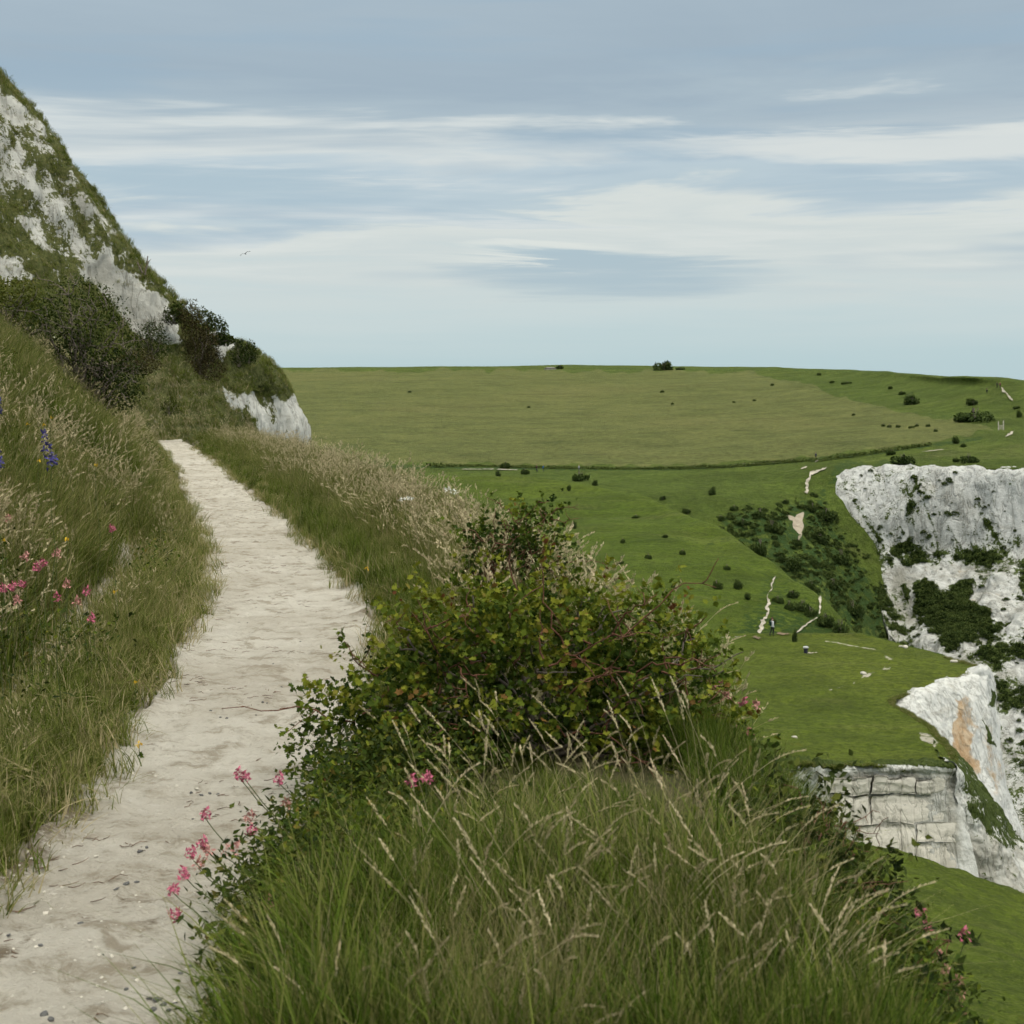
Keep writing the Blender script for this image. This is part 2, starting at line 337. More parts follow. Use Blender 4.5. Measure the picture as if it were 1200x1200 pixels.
def path_mat():
    m, t = newmat('trodden_chalk'); v = t.n('ShaderNodeTexCoord').outputs['Object']
    big = t.noise(v, 0.9, 5, 0.6, 0.4); mid = t.noise(t.mapv(v, (3.0, 4.4, 4)), 1.3, 6, 0.72, 0.4); fine = t.noise(t.mapv(v, (1, 2.2, 1)), 30, 6, 0.75); gr = t.noise(v, 130, 3, 0.7)
    pit = t.n('ShaderNodeTexVoronoi', {'feature': 'F1'}, Vector=v, Scale=55.0).outputs[0]
    a = t.n('ShaderNodeAttribute', {'attribute_name': 'm'}); sp = t.n('ShaderNodeSeparateColor', None, Color=a.outputs['Color'])
    c = t.mix(t.rng(big, 0.35, 0.65), (0.485, 0.45, 0.37, 1), (0.60, 0.57, 0.485, 1))
    c = t.mix(t.math('MULTIPLY', t.rng(mid, 0.48, 0.66), 0.85), c, (0.30, 0.26, 0.19, 1))
    c = t.mix(t.math('MULTIPLY', t.rng(mid, 0.44, 0.28), 0.7), c, (0.66, 0.63, 0.555, 1))
    c = t.mix(t.math('MULTIPLY', t.rng(fine, 0.52, 0.7), 0.55), c, (0.34, 0.30, 0.235, 1))
    c = t.mix(t.math('MULTIPLY', t.rng(fine, 0.42, 0.28), 0.4), c, (0.66, 0.63, 0.56, 1))
    c = t.mix(t.rng(t.math('ADD', sp.outputs[0], t.math('MULTIPLY', t.math('SUBTRACT', fine, .5), 1.2)), 0.42, 0.85), c, (0.20, 0.165, 0.115, 1))
    h = t.math('ADD', t.math('MULTIPLY', mid, 1.3), t.math('ADD', t.math('MULTIPLY', fine, 0.5), t.math('MULTIPLY', gr, 0.15)))
    out(t, princ(t, c, 0.92, h, 1.0, 0.05, 0.1)); return m
PATHM = path_mat()
FARPATH = plain('bare_chalk_track', (0.36, 0.33, 0.26), 0.95, 0.35, 0.8)
EARTH = plain('bare_earth', (0.15, 0.115, 0.07), 0.95, 0.3, 1.0)
GRASS = leafy('grass_blades', [(0, (0.036, 0.060, 0.010)), (0.35, (0.082, 0.116, 0.016)), (0.65, (0.145, 0.170, 0.032)), (0.85, (0.22, 0.21, 0.08)), (1, (0.40, 0.34, 0.19))], (0.32, 0.27, 0.13, 1), 0.3, 0.5, 0.45)
LUSH = leafy('lush_grass_blades', [(0, (0.020, 0.036, 0.006)), (0.4, (0.064, 0.108, 0.011)), (0.75, (0.145, 0.195, 0.027)), (1, (0.28, 0.26, 0.095))], (0.25, 0.23, 0.08, 1), 0.3, 0.45, 0.4)
STRAW = leafy('seed_heads', [(0, (0.17, 0.155, 0.07)), (0.5, (0.48, 0.415, 0.245)), (0.8, (0.66, 0.58, 0.38)), (1, (0.50, 0.38, 0.25))], None, 0.2, 0.7, 0.5)
THORN = leafy('thorn_leaves', [(0, (0.012, 0.024, 0.005)), (0.3, (0.034, 0.060, 0.009)), (0.6, (0.090, 0.125, 0.013)), (0.84, (0.19, 0.205, 0.020)), (0.93, (0.18, 0.16, 0.03)), (1, (0.14, 0.055, 0.022))], None, 0.25, 0.45, 0.0)
SCRUB = leafy('scrub_leaves', [(0, (0.016, 0.027, 0.007)), (0.4, (0.042, 0.060, 0.012)), (0.75, (0.095, 0.112, 0.018)), (1, (0.14, 0.12, 0.032))], None, 0.2, 0.6, 0.2)
GORSE = leafy('brown_scrub_leaves', [(0, (0.022, 0.020, 0.010)), (0.4, (0.055, 0.046, 0.019)), (0.75, (0.090, 0.088, 0.024)), (1, (0.13, 0.13, 0.03))], None, 0.15, 0.7, 0.2)
FARLEAF = leafy('far_bush_leaves', [(0, (0.024, 0.040, 0.012)), (0.5, (0.052, 0.078, 0.020)), (1, (0.105, 0.132, 0.032))], None, 0.15, 0.7, 0.1)
WOOD = plain('grey_brown_twigs', (0.15, 0.125, 0.10), 0.85, 0.4, 30)
REDWOOD = plain('red_brown_twigs', (0.13, 0.060, 0.036), 0.8, 0.35, 30)
STEM = plain('green_stems', (0.075, 0.10, 0.03), 0.7, 0.3, 30)
PINK = plain('pink_petals', (0.50, 0.13, 0.20), 0.6, 0.35, 60)
PALEPINK = plain('faded_pink_petals', (0.55, 0.27, 0.24), 0.6, 0.35, 60)
BLUE = plain('violet_blue_petals', (0.055, 0.05, 0.20), 0.6, 0.4, 60)
WHITE = plain('white_petals', (0.74, 0.74, 0.68), 0.6, 0.1, 60)
YELLOW = plain('yellow_petals', (0.62, 0.40, 0.02), 0.6, 0.2, 60)
PURPLE = plain('purple_petals', (0.20, 0.10, 0.33), 0.6, 0.3, 60)
DARKHEAD = plain('dark_seed_heads', (0.03, 0.022, 0.018), 0.8, 0.3, 60)
FLINT = plain('flint', (0.105, 0.105, 0.10), 0.6, 0.5, 40)
CHALKLUMP = plain('chalk_lumps', (0.46, 0.43, 0.36), 0.9, 0.15, 6)

# ================================================================== THE LAND
# ---- far hill with its hayfield, down to the cliff top and the head of the gully
def far_hill():
    nu, nv = 560, 330
    rows = [
        [(-300, 445, 1700), (350, 442, 1600), (880, 444, 1500), (1120, 452, 1100), (1500, 470, 900)],
        [(-300, 436, 1050), (350, 434, 1020), (740, 431, 1000), (880, 433, 920), (1000, 438, 760), (1120, 445, 600), (1200, 450, 540), (1500, 470, 480)],
        [(-300, 432, 940), (350, 430.5, 920), (560, 429.5, 915), (660, 428, 910), (760, 429, 900), (880, 430, 840), (1000, 434, 690), (1085, 439, 560), (1130, 441, 500), (1180, 443, 480), (1200, 447, 470), (1500, 468, 430)],
        [(-300, 440, 850), (350, 438, 830), (740, 437, 800), (880, 438, 760), (1000, 443, 640), (1120, 452, 500), (1200, 458, 440), (1500, 480, 400)],
        [(-300, 480, 590), (350, 475, 580), (740, 475, 570), (880, 474, 545), (1000, 474, 500), (1120, 482, 430), (1200, 487, 400), (1500, 500, 360)],
        [(-300, 520, 440), (350, 515, 430), (640, 520, 420), (800, 520, 405), (940, 514, 390), (1050, 508, 375), (1180, 505, 360), (1500, 520, 330)],
        [(-300, 548, 375), (350, 546, 365), (640, 548, 362), (800, 547, 352), (940, 540, 340), (1050, 528, 338), (1180, 518, 336), (1500, 535, 310)],
        [(-300, 556, 345), (350, 556, 342), (640, 556, 342), (800, 558, 330), (900, 556, 322), (960, 549, 318), (1050, 545, 312), (1180, 545, 300), (1500, 550, 285)],
        [(-300, 575, 315), (350, 575, 312), (640, 578, 310), (800, 585, 300), (900, 590, 295), (950, 580, 305), (985, 566, 309), (1050, 556, 306), (1180, 556, 294), (1500, 560, 280)],
        [(-300, 640, 290), (350, 640, 288), (640, 645, 285), (800, 650, 278), (900, 640, 280), (950, 625, 290), (1000, 625, 298), (1060, 620, 310), (1180, 620, 305), (1500, 620, 290)],
        [(-300, 760, 262), (350, 760, 262), (640, 760, 258), (800, 760, 250), (900, 730, 255), (960, 700, 268), (1025, 720, 279), (1090, 730, 303), (1180, 730, 300), (1500, 730, 285)],
        [(-300, 900, 235), (350, 900, 235), (640, 900, 230), (800, 880, 228), (900, 850, 235), (980, 810, 248), (1055, 820, 258), (1110, 850, 296), (1180, 850, 295), (1500, 850, 280)],
    ]
    V = loft(rows, nu, nv, 14)
    px, py = pix(V)
    gul = polymask([(820, 588), (960, 560), (1000, 640), (1060, 800), (900, 800), (800, 680)], px, py, 25)
    V[..., 2] += fbm(V, 1 / 45., 4, 3) * 0.7 * (1 + 1.0 * gul) + fbm(V, 1 / 7., 3, 9) * (0.12 + 0.75 * gul) + fbm(V, 1 / 2.6, 2, 19) * 0.35 * gul
    px, py = pix(V)
    hay = polymask([(-400, 437), (350, 435), (600, 434), (880, 436), (930, 447), (990, 466), (1060, 484), (1130, 494), (1168, 503), (1120, 512), (1050, 523), (940, 537), (800, 546), (640, 545), (350, 540), (-400, 540)], px, py, 3)
    dry2 = 0.45 * polymask([(1060, 528), (1300, 508), (1300, 545), (1120, 545)], px, py, 8) + 0.35 * polymask([(1000, 447), (1130, 452), (1180, 470), (1080, 462)], px, py, 6)
    scrub_shade = 0.55 * linemask([(-300, 547), (350, 545), (640, 549), (800, 549.5), (880, 545), (940, 540), (1010, 533), (1090, 522), (1150, 514)], px, py, 3.0, 2)
    scrub_shade = np.maximum(scrub_shade, 0.34 * polymask([(760, 575), (900, 562), (965, 562), (1010, 640), (1060, 800), (840, 800), (800, 640)], px, py, 30))
    scrub_shade = np.maximum(scrub_shade, 0.56 * polymask([(835, 600), (905, 592), (965, 568), (1000, 640), (1040, 690), (1060, 800), (880, 800), (870, 680)], px, py, 18))
    scrub_shade = np.maximum(scrub_shade, 0.5 * polymask([(975, 545), (1040, 536), (1085, 548), (1200, 549), (1200, 556), (965, 570)], px, py, 4))
    scrub_shade = np.maximum(scrub_shade, 0.50 * linemask([(880, 437), (960, 456), (1030, 478), (1100, 487), (1160, 492)], px, py, 1.2, 1.2))
    scrub_shade = np.maximum(scrub_shade, 0.45 * linemask([(700, 432), (1000, 435), (1090, 439), (1200, 447)], px, py, 2.0, 1.5))
    scrub_shade = np.maximum(scrub_shade, 0.40 * linemask([(640, 556), (680, 562), (730, 570), (800, 592), (860, 612)], px, py, 4, 5))  # shade of a rolling fold, painted as a dark band in the turf
    bare = polymask([(918, 601), (931, 607), (943, 600), (942, 618), (939, 634), (934, 622)], px, py, 2.6)
    M = np.stack([scrub_shade, bare, np.maximum(hay, dry2)], -1)
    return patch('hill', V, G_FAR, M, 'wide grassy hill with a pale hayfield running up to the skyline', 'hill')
HILL, B_HILL = far_hill()

# ---- green slope in the middle distance, falling to the walkers' path
def mid_slope():
    nu, nv = 330, 220
    rows = [
        [(200, 585, 330), (540, 580, 325), (640, 585, 318), (760, 625, 285), (830, 660, 250), (920, 720, 215), (980, 760, 185), (1040, 800, 165)],
        [(200, 560, 305), (540, 558, 300), (640, 562, 290), (760, 583, 258), (825, 612, 225), (900, 662, 190), (958, 702, 168), (1010, 752, 150)],
        [(200, 580, 270), (540, 578, 265), (640, 585, 255), (740, 600, 235), (800, 625, 210), (870, 668, 180), (930, 706, 161), (990, 753, 146)],
        [(200, 660, 190), (540, 652, 190), (640, 655, 187), (740, 662, 180), (800, 675, 172), (860, 700, 160), (920, 724, 151), (980, 754, 142)],
        [(200, 740, 145), (540, 735, 145), (640, 735, 145), (740, 738, 143), (800, 740, 141), (860, 745, 139.5), (920, 750, 138), (980, 756, 137)],
        [(200, 800, 126), (540, 770, 131), (640, 765, 132), (740, 760, 133), (800, 758, 133), (860, 757, 133), (920, 759, 132.5), (980, 762, 132)],
    ]
    V = loft(rows, nu, nv, 10); px, py = pix(V)
    V[..., 2] += fbm(V, 1 / 34., 3, 5) * 2.4 * sst(0, .25, np.linspace(0, 1, 220)[:, None]) * sst(1, .8, np.linspace(0, 1, 220)[:, None]) + fbm(V * [1, 2.5, 1], 1 / 7., 4, 6) * 0.28
    scrub_shade = 0.45 * polymask([(860, 640), (905, 664), (960, 702), (1010, 760), (830, 760), (850, 722), (880, 700)], px, py, 22) + .20 * sst(705, 750, py) * (px > 500)  # scrub on the shoulder, plus the hollow's shade painted in as darker turf
    scrub_shade = np.maximum(scrub_shade, 0.40 * sst(0.1, 0.5, fbm(V * [1, 2, 1], 1 / 20., 4, 31)))
    scrub_shade = np.maximum(scrub_shade, 0.36 * linemask([(640, 600), (720, 592), (800, 620), (850, 660)], px, py, 6, 14))  # fold of the slope, its shade put into the turf colour
    scrub_shade = np.maximum(scrub_shade, 0.46 * linemask([(876, 745), (886, 715), (903, 672)], px, py, 3, 4))
    dry = 0.38 * polymask([(520, 560), (640, 562), (770, 588), (880, 655), (700, 640), (560, 600)], px, py, 14)
    M = np.stack([scrub_shade, 0 * scrub_shade, dry], -1)
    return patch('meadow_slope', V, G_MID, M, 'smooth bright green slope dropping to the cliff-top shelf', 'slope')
SLOPE, B_SLOPE = mid_slope()

# ---- cliff-top shelf
def shelf():
    rows_y = [738, 742, 748, 757, 766, 775, 783, 790, 800, 810, 822, 835, 850, 865, 880, 890, 896, 899]
    right = [1003, 1010, 1032, 1066, 1100, 1128, 1150, 1140, 1112, 1078, 1047, 1066, 1090, 1106, 1118, 1121, 1118, 1117]
    rows = [[(560, y, 0), (760, y, 0), (r, y, 0)] for y, r in zip(rows_y, right)]
    rows[0] = [(a, 752, 0) for a, b, c in rows[0]]
    z = -21.8
    R = np.stack([row(r, 260) for r in rows])
    yy = np.array([131 + 8] + [(-z) * F / (max(y, 742) - HOR) for y in rows_y[1:]])
    R[..., 2] = yy[:, None] * (1 + 0 * R[..., 0])
    V = crom(P(R[..., 0], R[..., 1], R[..., 2]), 260)
    px, py = pix(V)
    edge = np.interp(py, rows_y, right) - px
    V[..., 2] += (fbm(V, 1 / 14., 3, 8) * 0.30 + fbm(V, 1 / 2.2, 4, 12, .6) * 0.22) * sst(0, 40, edge) * sst(742, 760, py) * sst(899, 880, py)
    V[..., :2] += (fbm(V, 1 / 1.6, 3, 77)[..., None] * 0.35) * sst(25, 0, edge)[..., None]
    front = sst(884, 897, py); V[..., 2] += front * fbm(V * [1, 0, 0], 1 / 1.6, 4, 79, .6) * 0.45; V[..., 1] += front * fbm(V, 1 / 1.5, 3, 78) * 0.5
    px, py = pix(V)
    ch = np.zeros_like(px)
    for pl in ([(1006, 794), (1012, 787), (1022, 787), (1020, 792)], [(994, 801), (998, 797), (1002, 797), (1000, 801)], [(968, 809), (972, 807), (977, 809), (972, 812)],
               [(1032, 780), (1044, 779), (1042, 783), (1034, 784)], [(1036, 766), (1044, 765), (1051, 770), (1046, 772)], [(926, 864), (929, 862), (933, 863), (931, 866)],
               [(838, 746), (870, 744), (874, 746), (846, 748)]):
        ch = np.maximum(ch, .62 * polymask(pl, px, py, 2.6))
    ch = np.maximum(ch, 0.58 * linemask([(966, 751), (980, 753), (1000, 757), (1026, 761)], px, py, 1.2, 1.6))
    ch = np.maximum(ch, 0.42 * linemask([(1052, 765), (1035, 782), (1005, 798), (970, 810)], px, py, 2, 3))
    ch = np.maximum(ch, polymask([(1075, 856), (1090, 858), (1104, 874), (1095, 876), (1080, 866)], px, py, 3) * 0.55)
    scrub_shade = np.maximum(0.55 * sst(10, 2, edge), 0.45 * front)
    scrub_shade = np.maximum(scrub_shade, 0.34 * sst(0.2, 0.5, fbm(V, 1 / 5., 3, 44)))
    scrub_shade = np.maximum(scrub_shade, 0.4 * linemask([(1000, 776), (1040, 790), (1080, 790)], px, py, 4, 5))
    dry = 0.42 * sst(0.1, 0.5, fbm(V, 1 / 9., 3, 45))
    M = np.stack([scrub_shade, ch, dry], -1)
    return patch('cliff_top', V, G_SHELF, M, 'flat grassy cliff-top shelf ending above grey chalk blocks', 'grass shelf')
SHELF, B_SHELF = shelf()

# ---- chalk face of the shelf with its jointed blocks
def front_face():
    top = [(840, 897, 82.9), (890, 897, 82.5), (930, 896, 82.3), (1000, 896, 82.1), (1060, 896, 81.9), (1108, 895, 81.7), (1121, 897, 81.9)]
    bot = [(820, 1040, 80.4), (890, 1060, 79.9), (1000, 1080, 79.7), (1060, 1090, 79.5), (1128, 1095, 79.5), (1165, 1100, 79.5)]
    mid = [(835, 930, 82.1), (890, 930, 81.9), (1000, 935, 81.8), (1060, 935, 81.7), (1112, 935, 81.5), (1126, 935, 81.7)]
    back = [(840, 893, 84.9), (890, 893, 84.9), (1000, 893, 84.5), (1060, 893, 84.3), (1108, 892, 83.9), (1119, 894, 83.9)]
    V = loft([back, top, mid, bot], 340, 170, 2)
    n = normals(V); px, py = pix(V)
    rough = 0.25 + 0.75 * np.maximum(polymask([(880, 880), (968, 880), (975, 940), (960, 1000), (880, 1000)], px, py, 12), sst(912, 900, py))
    rough = np.maximum(rough, .4 * sst(1108, 1124, px))
    V += n * (.15 * rough * sst(985, 960, px) + fbm(V * [1.4, 1, 0.8], 1 / 1.0, 4, 51, .65) * 0.75 * rough * (.35 + .65 * sst(985, 960, px)) + fbm(V * [.3, 1, 3], 1 / 0.6, 3, 53) * .08 + fbm(V, 1 / 0.35, 3, 52) * 0.10)[..., None]
    V[..., 1] += 0.05 * polymask([(968, 905), (1119, 905), (1126, 1100), (985, 1100)], px, py, 3)       # bedrock stands back behind the blocks
    px, py = pix(V)
    veg = 0.75 * polymask([(896, 896), (912, 902), (918, 912), (900, 915), (880, 900)], px, py, 5) + 0.7 * polymask([(925, 896), (945, 896), (944, 908), (930, 906)], px, py, 4)
    veg += 0.9 * sst(902, 894, py + 5 * fbm(V, 1 / 1.2, 3, 57)) + .35 * sst(.15, .6, fbm(V, 1 / 1.6, 3, 58)) * sst(925, 905, py) + 0.7 * polymask([(972, 895), (990, 895), (988, 906), (976, 908)], px, py, 3)
    grey = 0.5 * polymask([(960, 905), (1124, 905), (1124, 1100), (960, 1100)], px, py, 12)
    M = np.stack([np.clip(veg, 0, 1), 0.12 * np.clip(grey, 0, 1), grey], -1)
    return patch('chalk_cliff', V, CH_NEAR, M, 'low chalk face of jointed grey blocks under the grassy shelf', 'cliff')
FACE, B_FACE = front_face()
BLOCKM = chalk_mat('block_chalk', 1.1, 0.12, white=(0.60, 0.57, 0.49, 1), grey=(0.40, 0.365, 0.30, 1))
def block(px0, px1, py0, py1, depth, tone, seed, skew=0):
    nx, nz = 16, 12
    u, v = np.meshgrid(np.linspace(0, 1, nx), np.linspace(0, 1, nz))
    jx = rng.uniform(-2.2, 2.2, 4); jy = rng.uniform(-1.2, 1.2, 4)
    bl4 = lambda c: c[0] * (1 - u) * (1 - v) + c[1] * u * (1 - v) + c[2] * (1 - u) * v + c[3] * u * v
    px = px0 + (px1 - px0) * u + bl4(jx); py = py0 + (py1 - py0) * v + bl4(jy)
    V = P(px, py, depth - np.maximum(py - 935, 0) * .0141)
    e = np.minimum(np.minimum(u, 1 - u) * (px1 - px0), np.minimum(v, 1 - v) * (py1 - py0))
    V[..., 1] += 0.07 * sst(1.0, 0, e) * (1 + 1.2 * fbm(V, 1 / .6, 2, 66)) + fbm(V, 1 / 1.4, 4, 60) * 0.16 + fbm(V * [.3, 1, 3], 1 / 0.5, 3, 61) * 0.07
    V[..., 0] += fbm(V, 1 / 1.1, 4, 62, .6) * 0.30; V[..., 2] += fbm(V, 1 / 1.1, 4, 63, .6) * 0.22
    Bk = V.copy(); Bk[..., 1] += 0.9
    fr = gridfaces(nz, nx); idx = np.arange(nz * nx).reshape(nz, nx)
    rim = np.r_[idx[0, :], idx[1:, -1], idx[-1, -2::-1], idx[-2:0:-1, 0]]; rim2 = np.roll(rim, -1)
    sides = np.stack([rim, rim2, rim2 + nz * nx, rim + nz * nx], -1)
    M = np.tile([0.02, 0.10 * (seed % 3 == 0), tone], (2 * nz * nx, 1))
    return mk('block', np.concatenate([V.reshape(-1, 3), Bk.reshape(-1, 3)]), [fr, sides], BLOCKM, FACE, {'m': M})
bl = [(968, 1000, 907, 931, .55), (1001, 1022, 906, 931, .45), (1023.5, 1040, 905, 931, .2), (1041, 1055, 906, 930, .45), (1057, 1073, 904, 930, .2), (1074, 1092, 906, 930, .35), (1093, 1108, 905, 929, .45),
      (973, 999, 933, 964, .55), (1000, 1022, 933, 965, .5), (1023.5, 1037, 933, 965, .35), (1038, 1055, 932, 964, .25), (1057, 1072, 932, 963, .4), (1073, 1112, 932, 962, .65),
      (978, 1001, 966, 1030, .55), (1002, 1021, 967, 1030, .55), (1023, 1055, 967, 1034, -.4), (1057, 1074, 965, 1036, .45), (1075, 1119, 964, 986, .6), (1076, 1121, 988, 1044, .7)]
for i, b in enumerate(bl): block(b[0], b[1] + .8, b[2] + (6 if b[2] < 910 else 0), b[3] + .6, 81.66 - 0.035 * (i % 3), b[4] * .45 - .08, i)

# ---- rocky spur running down beside the blocks, and the white headland behind the notch
def spur():
    L = [(1106, 893, 82.0), (1115, 899, 81.6), (1122, 930, 81.4), (1130, 975, 81.2), (1146, 1030, 81), (1168, 1110, 80.6)]
    C = [(1104, 889, 83.0), (1126, 905, 83), (1148, 945, 82.5), (1172, 990, 82.3), (1200, 1050, 82), (1230, 1120, 81.5)]
    R = [(1092, 866, 89), (1118, 884, 89), (1152, 925, 88), (1182, 968, 87.5), (1216, 1010, 87), (1290, 1090, 86.5)]
    B = [(1100, 870, 94), (1135, 910, 94), (1175, 960, 94), (1205, 1000, 94), (1245, 1050, 94), (1310, 1130, 94)]
    V = loft([L, C, R, B], 240, 150, 3); n = normals(V)
    V += n * (fbm(V, 1 / 2.2, 4, 71) * 0.75 + fbm(V, 1 / 0.6, 3, 72) * 0.18)[..., None]
    px, py = pix(V)
    v = np.linspace(0, 1, 150)[:, None] * np.ones_like(px)
    veg = 0.30 + 0.45 * sst(0.12, 0.4, v) * sst(1010, 960, py)
    veg = np.maximum(veg, 0.75 * polymask([(1130, 935), (1148, 945), (1152, 965), (1136, 958)], px, py, 4))
    veg = np.where(v < 0.1, veg * 0.3, veg)
    grey = 0.5 * sst(940, 1000, py)
    M = np.stack([np.clip(veg, 0, 1), 0.15 + 0 * veg, grey], -1)
    return patch('rocky_spur', V, CH_NEAR, M, 'rocky turf-patched rib dropping beside the jointed chalk face', 'rock spur')
SPUR, B_SPUR = spur()
def headland():
    back = [(1040, 819, 101.6), (1075, 808, 106.6), (1110, 797, 111.6), (1145, 783, 118.6), (1168, 790, 129.6)]
    top = [(1043, 823, 99.1), (1075, 812, 101.6), (1100, 803, 104.1), (1130, 795, 106.6), (1148, 788, 108.6), (1158, 786, 110.1), (1164, 800, 113.6)]
    mid = [(1043, 835, 98.4), (1085, 850, 99.6), (1118, 860, 100.6), (1145, 860, 102.6), (1160, 860, 105.1), (1172, 862, 109.6)]
    low = [(1050, 900, 97.1), (1100, 940, 97.6), (1145, 950, 98.1), (1170, 950, 100.1), (1184, 950, 103.6), (1190, 950, 109.6)]
    bot = [(1060, 1100, 93.6), (1120, 1150, 93.6), (1190, 1150, 94.6), (1240, 1150, 96.6), (1270, 1150, 100.6), (1280, 1150, 109.6)]
    V = loft([back, top, mid, low, bot], 280, 300, 2); n = normals(V); px, py = pix(V)
    r = sst(786, 815, py)
    V += n * ((fbm(V * [1, 1, 0.22], 1 / 1.5, 4, 81) * 0.55 + fbm(V, 1 / 4., 3, 82) * 0.5) * (0.3 + 0.7 * r) + fbm(V, 1 / 0.4, 3, 83) * 0.09)[..., None]
    px, py = pix(V)
    st = 0.62 * polymask([(1120, 818), (1130, 820), (1136, 850), (1146, 905), (1132, 905), (1117, 880), (1117, 840)], px, py, 7) + 0.42 * polymask([(1132, 810), (1143, 818), (1146, 860), (1136, 850)], px, py, 6)
    st = np.maximum(st, 0.38 * polymask([(1145, 840), (1165, 850), (1180, 930), (1160, 930)], px, py, 10))
    veg = 0.8 * polymask([(1160, 805), (1167, 812), (1167, 826), (1161, 824)], px, py, 3) + 0.75 * polymask([(1152, 840), (1158, 852), (1168, 876), (1158, 872)], px, py, 3) + 0.1
    veg = np.maximum(veg, 0.9 * sst(1, 0, np.linspace(0, 1, 300)[:, None] * 12) * np.ones_like(px))
    M = np.stack([np.clip(veg, 0, 1), np.clip(st, 0, 1), 0.05 + 0 * st], -1)
    return patch('chalk_headland', V, CH_NEAR, M, 'sheer white chalk headland with an orange rust stain', 'cliff')
HEAD, B_HEAD = headland()
def head_top():
    # the knob of chalk on the outer end of the headland
    back = [(1120, 790, 125.6), (1145, 785, 125.6), (1158, 790, 124.6)]
    top = [(1122, 791, 111.1), (1135, 785, 110.6), (1148, 779, 110.1), (1157, 781, 110.6), (1161, 790, 112.6)]
    bot = [(1120, 800, 108.6), (1135, 798, 108.6), (1150, 796, 108.6), (1160, 796, 109.6), (1166, 802, 112.6)]
    V = loft([back, top, bot], 90, 50, 2); V += normals(V) * (fbm(V, 1 / 1.0, 4, 91) * 0.25)[..., None]
    M = np.tile(np.array([0.12, 0.0, 0.0]), (50, 90, 1)); M[:18, :, 0] = 0.8
    return patch('chalk_knob', V, CH_NEAR, M, 'small ragged chalk knob topping the outer end of the headland', 'rock')
head_top()

